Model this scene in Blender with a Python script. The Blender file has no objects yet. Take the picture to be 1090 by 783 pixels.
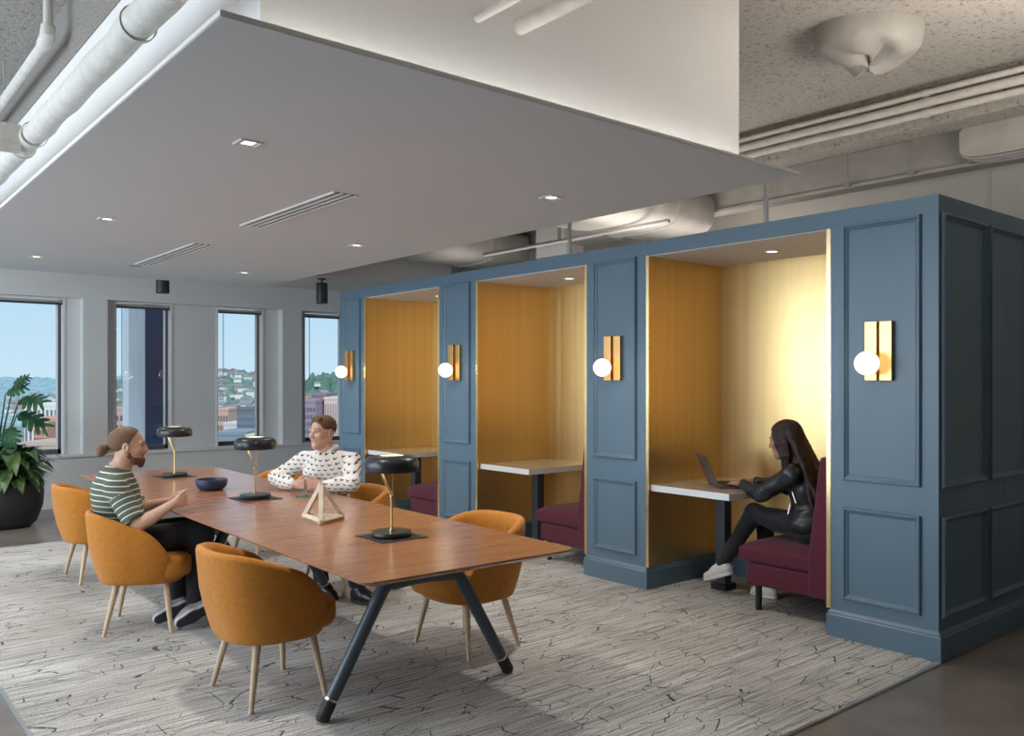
import bpy, bmesh, math, random
import numpy as np
from mathutils import Vector, Matrix, noise as mnoise

SC = bpy.context.scene
COL = SC.collection
PI = math.pi

# ------------------------------------------------------------------ camera
YAW = math.atan2(754.0, 911.0)
FPX, CX, HY, EYE = 911.0, 545.0, 405.0, 1.5
cam_d = bpy.data.cameras.new('camera')
cam_d.sensor_width = 36.0
cam_d.sensor_fit = 'HORIZONTAL'
cam_d.lens = FPX / 1090.0 * 36.0
cam_d.shift_y = (HY - 391.5) / 1090.0
cam_d.clip_end = 5000
cam = bpy.data.objects.new('camera', cam_d)
COL.objects.link(cam)
cam.location = (0, 0, EYE)
cam.rotation_euler = (PI / 2, 0, -YAW)
SC.camera = cam
SC.view_settings.view_transform = 'Standard'
SC.view_settings.look = 'None'
SC.view_settings.gamma = 1.0
SC.view_settings.use_curve_mapping = False
SC.view_settings.exposure = 0.06

# ------------------------------------------------------------------ world and lights
world = bpy.data.worlds.new('sky'); SC.world = world; world.use_nodes = True
wn = world.node_tree; wn.nodes.clear()
w_out = wn.nodes.new('ShaderNodeOutputWorld'); w_bg = wn.nodes.new('ShaderNodeBackground')
w_tc = wn.nodes.new('ShaderNodeTexCoord'); w_sep = wn.nodes.new('ShaderNodeSeparateXYZ'); w_rm = wn.nodes.new('ShaderNodeValToRGB')
wn.links.new(w_tc.outputs['Generated'], w_sep.inputs[0]); wn.links.new(w_sep.outputs['Z'], w_rm.inputs[0])
w_rm.color_ramp.elements[0].position = 0.0; w_rm.color_ramp.elements[0].color = (0.62, 0.77, 0.84, 1)
w_rm.color_ramp.elements[1].position = 0.14; w_rm.color_ramp.elements[1].color = (0.45, 0.66, 0.83, 1)
_e = w_rm.color_ramp.elements.new(0.8); _e.color = (0.60, 0.68, 0.78, 1)
wn.links.new(w_rm.outputs[0], w_bg.inputs[0]); w_bg.inputs[1].default_value = 1.1
wn.links.new(w_bg.outputs[0], w_out.inputs[0])

def light(name, kind, loc, power, color=(1, 1, 1), target=None, **kw):
    l = bpy.data.lights.new(name, kind); l.energy = power; l.color = color
    for k, v in kw.items(): setattr(l, k, v)
    o = bpy.data.objects.new(name, l); COL.objects.link(o); o.location = loc
    if target is not None:
        o.rotation_euler = (Vector(target) - Vector(loc)).to_track_quat('-Z', 'Y').to_euler()
    return o

DAY = (0.72, 0.86, 1.0)
WARM = (1.0, 0.80, 0.58)
NEUT = (1.0, 0.93, 0.84)
light('sun', 'SUN', (0, -20, 60), 2.6, (1, 0.93, 0.82), target=(26, 40, 0), angle=0.01)
# daylight coming through the glazing of the open office on the left (outside the frame)
light('left_glazing_daylight', 'AREA', (-3.9, 6.6, 1.75), 380, DAY, target=(3, 6.4, 1.1), shape='RECTANGLE', size=8.0, size_y=2.8)
# unseen fill lights, added to brighten the room and its ceiling
light('left_overhead_fill', 'AREA', (-2.0, 5.6, 3.45), 165, (0.94, 0.97, 1.0), target=(-1.1, 5.6, 0), shape='RECTANGLE', size=1.6, size_y=8.0)  # overhead fill added for the left carpet, chair backs and window wall
light('near_carpet_fill', 'AREA', (2.5, 2.2, 3.6), 7, NEUT, target=(2.5, 2.2, 0), shape='RECTANGLE', size=4.0, size_y=0.25)  # added strip that lifts the near carpet but not the booth side
light('booth_roof_fill', 'AREA', (6.15, 5.6, 2.55), 17, (1.0, 0.92, 0.84), target=(6.15, 5.6, 4), shape='RECTANGLE', size=0.3, size_y=6.0)  # fill added out of sight on the booth roof, lifts ducts and ceiling
light('right_ceiling_fill', 'AREA', (5.1, 1.35, 2.75), 44, (1.0, 0.90, 0.79), target=(5.15, 1.65, 4.5), shape='RECTANGLE', size=1.4, size_y=0.4)  # unseen upward fill added for the rough ceiling at right
light('left_ceiling_fill', 'AREA', (-1.3, 3.0, 2.95), 14, (1.0, 0.90, 0.78), target=(-1.0, 4.0, 4.5), shape='RECTANGLE', size=0.5, size_y=2.5)  # added light aimed up to brighten the ceiling at top left
light('rear_wall_fill', 'AREA', (7.8, 5.5, 2.6), 30, (1.0, 0.90, 0.80), target=(8.0, 5.5, 4), shape='RECTANGLE', size=0.6, size_y=9.0)  # fill added behind the booths to keep the rear wall bright

# ------------------------------------------------------------------ generic helpers
def tag(o, label=None, cat=None, group=None, kind=None):
    if label: o['label'] = label
    if cat: o['category'] = cat
    if group: o['group'] = group
    if kind: o['kind'] = kind
    return o

def link_child(o, parent):
    if parent is not None:
        o.parent = parent
        if parent.parent is None:
            o.matrix_parent_inverse = Matrix.Translation(-Vector(parent.location))
    return o

def thing(name, label, cat, loc=(0, 0, 0), group=None, kind=None):
    o = bpy.data.objects.new(name, None); COL.objects.link(o)
    o.location = loc; o.empty_display_size = 0.1
    return tag(o, label, cat, group, kind)

def kids(o): return [c for c in bpy.data.objects if c.parent == o]

def dup(root, loc, rotz=0.0, label=None, group=None, childmap=None):
    if childmap is None:
        childmap = {}
        for c in bpy.data.objects:
            if c.parent: childmap.setdefault(c.parent.name, []).append(c)
    r = root.copy(); COL.objects.link(r); r.location = loc; r.rotation_euler = (0, 0, rotz)
    if label: r['label'] = label
    if group: r['group'] = group
    for ch in childmap.get(root.name, []):
        c = ch.copy(); COL.objects.link(c); c.parent = r
        for g in childmap.get(ch.name, []):
            d = g.copy(); COL.objects.link(d); d.parent = c
    return r

def vnorm(v):
    v = Vector(v); return v.normalized()

class MB:
    """collects shapes and links them as one mesh object"""
    def __init__(s): s.v = []; s.f = []
    def add(s, vs, fs):
        b = len(s.v); s.v += [tuple(p) for p in vs]; s.f += [tuple(i + b for i in f) for f in fs]; return s
    def box(s, x0, x1, y0, y1, z0, z1):
        vs = [(x, y, z) for z in (z0, z1) for y in (y0, y1) for x in (x0, x1)]
        return s.add(vs, [(0, 2, 3, 1), (4, 5, 7, 6), (0, 1, 5, 4), (2, 6, 7, 3), (0, 4, 6, 2), (1, 3, 7, 5)])
    def obox(s, c, ax, ay, az, hx, hy, hz):
        c = Vector(c); ax, ay, az = vnorm(ax), vnorm(ay), vnorm(az)
        vs = [c + ax * (hx * i) + ay * (hy * j) + az * (hz * k) for k in (-1, 1) for j in (-1, 1) for i in (-1, 1)]
        return s.add(vs, [(0, 2, 3, 1), (4, 5, 7, 6), (0, 1, 5, 4), (2, 6, 7, 3), (0, 4, 6, 2), (1, 3, 7, 5)])
    def bar(s, p, q, w, t, up=(0, 0, 1)):
        p, q = Vector(p), Vector(q); d = (q - p).normalized(); sd = d.cross(Vector(up))
        if sd.length < 1e-4: sd = d.cross(Vector((1, 0, 0)))
        sd.normalize(); u = sd.cross(d)
        return s.obox((p + q) / 2, d, sd, u, (q - p).length / 2, w / 2, t / 2)
    def tube(s, pts, r, n=16, caps=True):
        pts = [Vector(p) for p in pts]; m = len(pts)
        rs = r if isinstance(r, (list, tuple)) else [r] * m
        prev = None; vs = []
        for i, p in enumerate(pts):
            d = (pts[min(i + 1, m - 1)] - pts[max(i - 1, 0)]).normalized()
            if prev is None:
                a = Vector((0, 0, 1)) if abs(d.z) < 0.9 else Vector((1, 0, 0))
                u = d.cross(a).normalized()
            else:
                u = (prev - d * prev.dot(d)).normalized()
            prev = u; w = d.cross(u)
            for k in range(n):
                a = 2 * PI * k / n
                vs.append(p + (u * math.cos(a) + w * math.sin(a)) * rs[i])
        fs = [(i * n + k, i * n + (k + 1) % n, (i + 1) * n + (k + 1) % n, (i + 1) * n + k) for i in range(m - 1) for k in range(n)]
        if caps:
            fs.append(tuple(reversed(range(n)))); fs.append(tuple((m - 1) * n + k for k in range(n)))
        return s.add(vs, fs)
    def lathe(s, prof, c=(0, 0, 0), n=40, closed=False):
        c = Vector(c); vs = []; m = len(prof)
        for (r, z) in prof:
            for k in range(n):
                a = 2 * PI * k / n
                vs.append((c.x + r * math.cos(a), c.y + r * math.sin(a), c.z + z))
        fs = [(i * n + k, i * n + (k + 1) % n, (i + 1) * n + (k + 1) % n, (i + 1) * n + k) for i in range(m - 1) for k in range(n)]
        if closed:
            fs += [((m - 1) * n + k, (m - 1) * n + (k + 1) % n, (k + 1) % n, k) for k in range(n)]
        else:
            if prof[0][0] > 1e-4: fs.append(tuple(reversed(range(n))))
            if prof[-1][0] > 1e-4: fs.append(tuple((m - 1) * n + k for k in range(n)))
        return s.add(vs, fs)
    def prism(s, outline, z0, z1):
        n = len(outline)
        vs = [(x, y, z0) for x, y in outline] + [(x, y, z1) for x, y in outline]
        fs = [tuple(reversed(range(n))), tuple(range(n, 2 * n))] + [(i, (i + 1) % n, n + (i + 1) % n, n + i) for i in range(n)]
        return s.add(vs, fs)
    def build(s, name, mat, parent=None, smooth=False, bevel=0, seg=2, subsurf=0, angle=35, local=False):
        me = bpy.data.meshes.new(name); me.from_pydata(s.v, [], s.f); me.update()
        bm = bmesh.new(); bm.from_mesh(me)
        bmesh.ops.remove_doubles(bm, verts=bm.verts, dist=1e-6)
        bmesh.ops.recalc_face_normals(bm, faces=bm.faces); bm.to_mesh(me); bm.free()
        me.materials.append(mat)
        o = bpy.data.objects.new(name, me); COL.objects.link(o)
        if smooth:
            me.polygons.foreach_set('use_smooth', [True] * len(me.polygons))
            if smooth != 'all': me.set_sharp_from_angle(angle=math.radians(angle))
        if bevel:
            b = o.modifiers.new('bevel', 'BEVEL'); b.width = bevel; b.segments = seg; b.limit_method = 'ANGLE'; b.angle_limit = math.radians(40)
            b.harden_normals = False
        if subsurf:
            b = o.modifiers.new('sub', 'SUBSURF'); b.levels = subsurf; b.render_levels = subsurf
        link_child(o, parent)
        return o

# ------------------------------------------------------------------ materials
MATS = {}
def mat(name, color, rough=0.5, metal=0.0, bump=0.0, bscale=80.0, vary=0.0, vscale=4.0, stretch=None, emit=None, estr=0.0, spec=0.5, sheen=0.0, coat=0.0, aniso=0.0, rvary=0.0):
    if name in MATS: return MATS[name]
    m = bpy.data.materials.new(name); m.use_nodes = True; nt = m.node_tree; N = nt.nodes; L = nt.links
    b = N['Principled BSDF']
    b.inputs['Base Color'].default_value = (*color, 1); b.inputs['Roughness'].default_value = rough; b.inputs['Metallic'].default_value = metal
    b.inputs['Specular IOR Level'].default_value = spec; b.inputs['Sheen Weight'].default_value = sheen; b.inputs['Coat Weight'].default_value = coat
    b.inputs['Anisotropic'].default_value = aniso
    if emit: b.inputs['Emission Color'].default_value = (*emit, 1); b.inputs['Emission Strength'].default_value = estr
    tc = N.new('ShaderNodeTexCoord'); mp = N.new('ShaderNodeMapping'); L.new(tc.outputs['Object'], mp.inputs[0])
    if stretch: mp.inputs['Scale'].default_value = stretch
    n1 = N.new('ShaderNodeTexNoise'); n1.inputs['Scale'].default_value = vscale; n1.inputs['Detail'].default_value = 5; L.new(mp.outputs[0], n1.inputs[0])
    if vary:
        mx = N.new('ShaderNodeMix'); mx.data_type = 'RGBA'
        mx.inputs[6].default_value = tuple(max(0, c * (1 - vary)) for c in color) + (1,)
        mx.inputs[7].default_value = tuple(min(1, c * (1 + vary)) for c in color) + (1,)
        rp = N.new('ShaderNodeMapRange'); rp.inputs[1].default_value = 0.3; rp.inputs[2].default_value = 0.7; L.new(n1.outputs[0], rp.inputs[0])
        L.new(rp.outputs[0], mx.inputs[0]); L.new(mx.outputs[2], b.inputs['Base Color'])
    if rvary:
        rr = N.new('ShaderNodeMapRange'); rr.inputs[1].default_value = 0.3; rr.inputs[2].default_value = 0.7
        rr.inputs[3].default_value = max(0.02, rough - rvary); rr.inputs[4].default_value = rough + rvary
        L.new(n1.outputs[0], rr.inputs[0]); L.new(rr.outputs[0], b.inputs['Roughness'])
    if bump:
        n2 = N.new('ShaderNodeTexNoise'); n2.inputs['Scale'].default_value = bscale; n2.inputs['Detail'].default_value = 4; L.new(mp.outputs[0], n2.inputs[0])
        bp = N.new('ShaderNodeBump'); bp.inputs['Strength'].default_value = bump; bp.inputs['Distance'].default_value = 0.01
        L.new(n2.outputs[0], bp.inputs['Height']); L.new(bp.outputs[0], b.inputs['Normal'])
    MATS[name] = m
    return m

M_WALL = mat('painted_wall', (0.74, 0.74, 0.73), 0.7, vary=0.02, vscale=2)
M_WALLW = mat('warm_painted_wall', (0.80, 0.76, 0.70), 0.7, vary=0.02, vscale=2)
M_SOFFIT = mat('soffit_paint', (0.69, 0.725, 0.765), 0.75, vary=0.01, vscale=2)
M_WHITE = mat('white_paint', (0.79, 0.78, 0.765), 0.55, vary=0.02, vscale=2)
M_PIPE = mat('painted_pipe', (0.66, 0.635, 0.59), 0.65, bump=0.5, bscale=32, vary=0.08, vscale=14)
M_DUCT = mat('duct_wrap', (0.46, 0.44, 0.415), 0.75, bump=0.8, bscale=6, vary=0.12, vscale=5)
M_BLUE = mat('blue_paint', (0.120, 0.195, 0.262), 0.38, bump=0.03, bscale=120, vary=0.03, vscale=3)
M_BRASS = mat('brushed_brass', (0.87, 0.61, 0.28), 0.36, metal=1.0, aniso=0.6, vary=0.05, stretch=(9, 9, .12), rvary=0.03, vscale=2.0)
M_BRASST = mat('brass_trim', (0.90, 0.70, 0.36), 0.26, metal=1.0)
M_BRASSC = mat('copper_brass', (0.83, 0.47, 0.17), 0.28, metal=1.0)
M_BLACK = mat('black_metal', (0.018, 0.019, 0.021), 0.35)
M_BLACKM = mat('black_matt', (0.016, 0.016, 0.017), 0.6)
M_DGREY = mat('dark_grey_metal', (0.052, 0.063, 0.075), 0.33, vary=0.05)
M_ORANGE = mat('orange_fabric', (0.52, 0.190, 0.014), 0.85, sheen=0.15, bump=0.25, bscale=260, vary=0.10, vscale=45)
M_OAK = mat('pale_wood', (0.60, 0.44, 0.29), 0.5, vary=0.12, vscale=18, stretch=(6, 6, 1))
M_MAROON = mat('maroon_fabric', (0.105, 0.013, 0.033), 0.9, sheen=0.08, bump=0.3, bscale=240, vary=0.15, vscale=30)
M_DESK = mat('white_desk_edge', (0.80, 0.82, 0.83), 0.2, coat=0.3)
M_FRAME = mat('window_frame_dark', (0.10, 0.10, 0.12), 0.4)
M_SILVER = mat('silver_metal', (0.62, 0.62, 0.62), 0.3, metal=1.0)
M_METALG = mat('galvanised_metal', (0.42, 0.41, 0.40), 0.4, vary=0.08)

def rough_concrete():
    m = mat('rough_concrete', (0.62, 0.585, 0.54), 0.9)
    nt = m.node_tree; N = nt.nodes; L = nt.links; b = N['Principled BSDF']
    tc = N.new('ShaderNodeTexCoord')
    v = N.new('ShaderNodeTexNoise'); v.inputs['Scale'].default_value = 30; v.inputs['Detail'].default_value = 8; v.inputs['Roughness'].default_value = 0.75
    L.new(tc.outputs['Object'], v.inputs[0])
    r = N.new('ShaderNodeValToRGB'); L.new(v.outputs[0], r.inputs[0])
    r.color_ramp.elements[0].position = 0.34; r.color_ramp.elements[0].color = (0.30, 0.28, 0.25, 1)
    r.color_ramp.elements[1].position = 0.47; r.color_ramp.elements[1].color = (0.78, 0.74, 0.68, 1)
    L.new(r.outputs[0], b.inputs['Base Color'])
    bp = N.new('ShaderNodeBump'); bp.inputs['Strength'].default_value = 1.0; bp.inputs['Distance'].default_value = 0.06
    L.new(v.outputs[0], bp.inputs['Height']); L.new(bp.outputs[0], b.inputs['Normal'])
    return m
M_ROUGH = rough_concrete()

def ramp2(N, L, src, p0, c0, p1, c1):
    r = N.new('ShaderNodeValToRGB'); L.new(src, r.inputs[0])
    r.color_ramp.elements[0].position = p0; r.color_ramp.elements[0].color = (*c0, 1)
    r.color_ramp.elements[1].position = p1; r.color_ramp.elements[1].color = (*c1, 1)
    return r

def floor_mat():
    m = mat('polished_concrete', (0.2, 0.17, 0.15), 0.28)
    N = m.node_tree.nodes; L = m.node_tree.links; b = N['Principled BSDF']
    tc = N.new('ShaderNodeTexCoord')
    n = N.new('ShaderNodeTexNoise'); n.inputs['Scale'].default_value = 2.2; n.inputs['Detail'].default_value = 9; n.inputs['Roughness'].default_value = 0.6; n.inputs['Distortion'].default_value = 0.4
    L.new(tc.outputs['Object'], n.inputs[0])
    r = ramp2(N, L, n.outputs[0], 0.35, (0.150, 0.128, 0.108), 0.68, (0.255, 0.225, 0.195))
    L.new(r.outputs[0], b.inputs['Base Color'])
    return m
M_FLOOR = floor_mat()

def carpet_mat():
    m = mat('patterned_carpet', (0.4, 0.39, 0.37), 0.95, spec=0.15)
    N = m.node_tree.nodes; L = m.node_tree.links; b = N['Principled BSDF']
    tc = N.new('ShaderNodeTexCoord')
    def mapping(sc, loc=(0, 0, 0)):
        mp = N.new('ShaderNodeMapping'); L.new(tc.outputs['Object'], mp.inputs[0]); mp.inputs['Scale'].default_value = sc; mp.inputs['Location'].default_value = loc; return mp.outputs[0]
    def noise(vec, s, d=4, ro=0.5, dist=0.0):
        n = N.new('ShaderNodeTexNoise'); n.inputs['Scale'].default_value = s; n.inputs['Detail'].default_value = d; n.inputs['Roughness'].default_value = ro; n.inputs['Distortion'].default_value = dist
        L.new(vec, n.inputs[0]); return n
    def math_(op, a, bb=None, c=None):
        q = N.new('ShaderNodeMath'); q.operation = op
        for i, x in enumerate((a, bb, c)):
            if x is None: continue
            if isinstance(x, (int, float)): q.inputs[i].default_value = x
            else: L.new(x, q.inputs[i])
        return q.outputs[0]
    def mix(f, a, bb):
        q = N.new('ShaderNodeMix'); q.data_type = 'RGBA'; L.new(f, q.inputs[0])
        for i, x in ((6, a), (7, bb)):
            if isinstance(x, tuple): q.inputs[i].default_value = (*x, 1)
            else: L.new(x, q.inputs[i])
        return q.outputs[2]
    base = ramp2(N, L, noise(mapping((1, 1, 1)), 1.1, 3).outputs[0], 0.35, (0.60, 0.58, 0.54), 0.65, (0.80, 0.785, 0.755)).outputs[0]
    # fine weave speckle
    sp = ramp2(N, L, noise(mapping((1, 1, 1)), 130, 3, 0.7).outputs[0], 0.32, (0.50,) * 3, 0.62, (1.12,) * 3).outputs[0]
    # long thin streaks that run along x
    st = ramp2(N, L, noise(mapping((1.1, 42, 1)), 1.5, 6, 0.7).outputs[0], 0.38, (0.46,) * 3, 0.56, (1.04,) * 3).outputs[0]
    def mul(a, c):
        q = N.new('ShaderNodeMix'); q.data_type = 'RGBA'; q.blend_type = 'MULTIPLY'; q.inputs[0].default_value = 1.0
        L.new(a, q.inputs[6]); L.new(c, q.inputs[7]); return q.outputs[2]
    colr = mul(mul(base, sp), st)
    # broken dark line figures: edges of warped stretched cells, cut up by a mask
    def warped(sc, amt, nsc, loc=(0, 0, 0)):
        w = noise(mapping((1, 1, 1), loc), nsc, 2)
        vm = N.new('ShaderNodeVectorMath'); vm.operation = 'MULTIPLY_ADD'
        L.new(w.outputs['Color'], vm.inputs[0]); vm.inputs[1].default_value = (amt, amt, 0); L.new(mapping(sc, loc), vm.inputs[2])
        return vm.outputs[0]
    def cells(vec, s, width, maskscale, lo, loc):
        v = N.new('ShaderNodeTexVoronoi'); v.feature = 'DISTANCE_TO_EDGE'; v.inputs['Scale'].default_value = s; v.inputs['Randomness'].default_value = 0.85; v.voronoi_dimensions = '2D'
        L.new(vec, v.inputs['Vector'])
        ln = math_('LESS_THAN', v.outputs[0], width)
        mk = noise(mapping((1.0, 1.6, 1), loc), maskscale, 2)
        mk2 = math_('GREATER_THAN', mk.outputs[0], lo)
        return math_('MULTIPLY', ln, mk2)
    def contour(vec, sc, width, mask_sc, lo, loc, det=1):
        n = noise(vec, sc, det)
        ln_ = math_('LESS_THAN', math_('ABSOLUTE', math_('SUBTRACT', n.outputs[0], 0.5)), width)
        mk = noise(mapping((1, 1, 1), loc), mask_sc, 1)
        return math_('MULTIPLY', ln_, math_('GREATER_THAN', mk.outputs[0], lo))
    v1 = cells(warped((0.95, 6.5, 1), 0.35, 2.6, (1, 2, 0)), 1.9, 0.014, 2.6, 0.46, (1, 2, 0))
    v2 = cells(warped((1.5, 3.6, 1), 0.55, 4.0, (4, 3, 0)), 2.4, 0.016, 4.0, 0.50, (4, 3, 0))
    c2 = contour(mapping((2.4, 2.6, 1), (1, 9, 0)), 2.6, 0.008, 7.0, 0.60, (2, 6, 0), 0)
    ln = math_('MAXIMUM', math_('MAXIMUM', v1, v2), c2)
    ed = noise(mapping((1, 1, 1)), 60, 2)
    ln = math_('MULTIPLY', ln, math_('GREATER_THAN', ed.outputs[0], 0.36))
    ln = math_('MULTIPLY', ln, 0.85)
    # light second tone outlines
    outc = mix(ln, colr, (0.045, 0.045, 0.048))
    L.new(outc, b.inputs['Base Color'])
    bp = N.new('ShaderNodeBump'); bp.inputs['Strength'].default_value = 0.5; bp.inputs['Distance'].default_value = 0.004
    L.new(sp, bp.inputs['Height']); L.new(bp.outputs[0], b.inputs['Normal'])
    return m
M_CARPET = carpet_mat()

def walnut_mat():
    m = mat('walnut_top', (0.3, 0.13, 0.06), 0.27)
    N = m.node_tree.nodes; L = m.node_tree.links; b = N['Principled BSDF']
    tc = N.new('ShaderNodeTexCoord'); mp = N.new('ShaderNodeMapping'); mp.inputs['Scale'].default_value = (1.2, 16, 4); L.new(tc.outputs['Object'], mp.inputs[0])
    n = N.new('ShaderNodeTexNoise'); n.inputs['Scale'].default_value = 3.0; n.inputs['Detail'].default_value = 8; n.inputs['Roughness'].default_value = 0.65; n.inputs['Distortion'].default_value = 0.5
    L.new(mp.outputs[0], n.inputs[0])
    r = ramp2(N, L, n.outputs[0], 0.3, (0.270, 0.112, 0.056), 0.7, (0.43, 0.198, 0.100))
    L.new(r.outputs[0], b.inputs['Base Color'])
    rr = N.new('ShaderNodeMapRange'); rr.inputs[3].default_value = 0.17; rr.inputs[4].default_value = 0.28; L.new(n.outputs[0], rr.inputs[0]); L.new(rr.outputs[0], b.inputs['Roughness'])
    return m
M_WALNUT = walnut_mat()

def glass_mat():
    m = bpy.data.materials.new('window_glass'); m.use_nodes = True; N = m.node_tree.nodes; L = m.node_tree.links; N.clear()
    o = N.new('ShaderNodeOutputMaterial'); mx = N.new('ShaderNodeMixShader'); t = N.new('ShaderNodeBsdfTransparent'); g = N.new('ShaderNodeBsdfGlossy')
    t.inputs[0].default_value = (0.93, 0.97, 1.0, 1); g.inputs['Roughness'].default_value = 0.02
    fr = N.new('ShaderNodeFresnel'); fr.inputs[0].default_value = 1.35
    L.new(fr.outputs[0], mx.inputs[0]); L.new(t.outputs[0], mx.inputs[1]); L.new(g.outputs[0], mx.inputs[2]); L.new(mx.outputs[0], o.inputs[0])
    return m
M_GLASS = glass_mat()

def emit_mat(name, color, s):
    return mat(name, color, 0.4, emit=color, estr=s)

def at(px, py, d):
    """the place seen at (px, py) of the photograph, d metres in front of the camera plane"""
    s, c = math.sin(YAW), math.cos(YAW); t = (px - CX) / FPX
    return Vector((d * (s + c * t), d * (c - s * t), EYE + d * (HY - py) / FPX))
# ================================================================== the room
WY = 11.22          # room face of the window wall
def struct(name, mb, m, parent=None, **kw):
    o = mb.build(name, m, parent, **kw)
    if parent is None: o['kind'] = 'structure'
    return o

struct('floor', MB().box(-4.2, 8.4, -5.0, 11.6, -0.12, -0.008), M_FLOOR)
CEIL = 3.78
struct('ceiling', MB().box(-4.2, 8.4, -5.0, 11.8, CEIL, CEIL + 0.2), M_ROUGH)
struct('wall_left', MB().box(-4.3, -4.2, -5.0, 11.8, -0.12, CEIL), M_WALL)
struct('wall_behind', MB().box(-4.2, 8.4, -5.1, -5.0, -0.12, CEIL), mat('dark_wall', (0.10, 0.09, 0.08), 0.8))
wr = MB().box(8.2, 8.4, 3.12, 11.8, -0.12, CEIL).box(8.08, 8.4, -5.0, 3.12, -0.12, CEIL)
struct('wall_right', wr, M_WALLW)
struct('baseboard_right', MB().box(8.06, 8.08, -5.0, 3.12, -0.008, 0.1), M_BLACKM)

# window wall: front plane with three shallow recesses, windows set in the recessed plane
SILL, HEAD = 0.615, 2.47
WB = WY + 0.14          # recessed plane
rec = [(-1.2, 2.59), (2.865, 5.14), (5.43, 7.7)]
wins = [(1.16, 2.40), (2.995, 3.66), (4.28, 4.90), (5.54, 6.20)]
w = MB()
w.box(-4.2, 8.4, WY, WB + 0.25, -0.12, SILL - 0.03)                       # below the sill
w.box(-4.2, 8.4, WY, WB + 0.25, HEAD + 0.02, CEIL)                        # above the heads
xs = [-4.2] + [v for r in rec for v in r] + [8.4]
for i in range(0, len(xs), 2):
    w.box(xs[i], xs[i + 1], WY, WB, SILL - 0.03, HEAD + 0.02)             # piers
allx = [-4.2]
for a, b in wins: allx += [a, b]
allx.append(8.4)
for i in range(0, len(allx), 2):
    w.box(allx[i], allx[i + 1], WB, WB + 0.25, SILL - 0.03, HEAD + 0.02)  # wall between the windows
struct('wall_windows', w, M_WALL)
struct('baseboard_windows', MB().box(-4.2, 8.2, WY - 0.015, WY, -0.008, 0.09), M_WHITE)
struct('trim_1', MB().box(-4.2, 8.2, WY - 0.03, WY + 0.20, SILL - 0.028, SILL), M_WHITE, bevel=0.004)
for i, (a, b) in enumerate(wins):
    y0 = WB + 0.10
    r = thing('window_%d' % (i + 1), None, None, ((a + b) / 2, y0, SILL), kind='structure')
    f = MB(); t = 0.035
    f.box(a, a + t, y0, y0 + .06, SILL, HEAD).box(b - t, b, y0, y0 + .06, SILL, HEAD)
    f.box(a, b, y0, y0 + .06, SILL, SILL + 0.06).box(a, b, y0, y0 + .06, HEAD - 0.04, HEAD)
    f.build('window_frame', M_FRAME, r)
    f = MB(); t2 = 0.016
    f.box(b - t - t2, b - t, y0 - 0.01, y0 + .03, SILL + .06, HEAD - .04)
    f.box(b + 0.0, b + 0.022, WB - 0.012, WB + 0.0, SILL, HEAD).box(a - 0.022, a, WB - 0.012, WB, SILL, HEAD).box(a - .022, b + .022, WB - 0.012, WB, HEAD - .0, HEAD + .02)
    f.build('casing', M_WHITE, r)
    MB().box(a + t, b - t, y0 + 0.02, y0 + 0.026, SILL + .05, HEAD - .035).build('glass_pane', M_GLASS, r)
    MB().box(a + 0.01, b - 0.01, WB + 0.0, WB + 0.05, HEAD - 0.035, HEAD - 0.005).build('blind_headrail', M_METALG, r, bevel=0.004)
    MB().box(a + 0.01, b - 0.01, WB + 0.005, WB + 0.045, HEAD - 0.06, HEAD - 0.04).build('raised_blind', M_DGREY, r)
    wd_ = MB().tube([(a + 0.07, WB + 0.0, HEAD - 0.05), (a + 0.07, WB + 0.0, 1.52)], 0.004, 8)
    wd_.tube([(a + 0.085, WB + 0.01, HEAD - 0.05), (a + 0.085, WB + 0.01, 1.2)], 0.0015, 6)
    wd_.build('blind_wand', M_METALG, r)

# dropped plaster band of ceiling along the window wall
struct('ceiling_perimeter', MB().box(-4.2, 6.9, 9.65, WY, 2.80, 2.86).box(-4.2, 6.9, 9.65, 9.70, 2.86, CEIL - 0.3), M_WALL)

# ------------------------------------------------------------------ suspended ceiling panel with its bulkhead
SX0, SX1, SY0, SY1, SZ = 0.97, 4.118, 2.55, 9.62, 2.60
sof = thing('suspended_ceiling_panel', 'large flat grey ceiling panel hanging over the long meeting table', 'ceiling panel', ((SX0 + SX1) / 2, (SY0 + SY1) / 2, SZ))
MB().box(SX0, SX1, SY0, SY1 + 0.03, SZ, SZ + 0.014).build('panel', M_SOFFIT, sof)
ed = MB().box(SX0 - 0.004, SX1 + 0.004, SY0 - 0.004, SY0 + 0.0, SZ + 0.002, SZ + 0.018).box(SX0 - 0.004, SX0, SY0, SY1, SZ + 0.002, SZ + 0.018).box(SX1, SX1 + 0.004, SY0, SY1, SZ + 0.002, SZ + 0.018)
ed.build('edge_trim', M_WHITE, sof)
BX0, BX1, BY0 = 1.222, 3.99, 2.85
MB().box(BX0, BX1, BY0, SY1, SZ + 0.014, CEIL - 0.001).build('bulkhead', M_WHITE, sof)
M_LED = emit_mat('led_strip', (1.0, 0.96, 0.91), 18)
M_LED2 = emit_mat('led_strip_dim', (1.0, 0.95, 0.88), .9)
for nm, bx in (('light_strip', (BX0 - 0.05, BX1 + 0.02, BY0 - 0.075, BY0 - 0.055)), ('light_strip', (BX0 - 0.075, BX0 - 0.055, BY0 - 0.02, SY1))):
    MB().box(bx[0], bx[1], bx[2], bx[3], SZ + 0.015, SZ + 0.021).build(nm, M_LED if bx[3] < 3 else M_LED2, sof)

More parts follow.
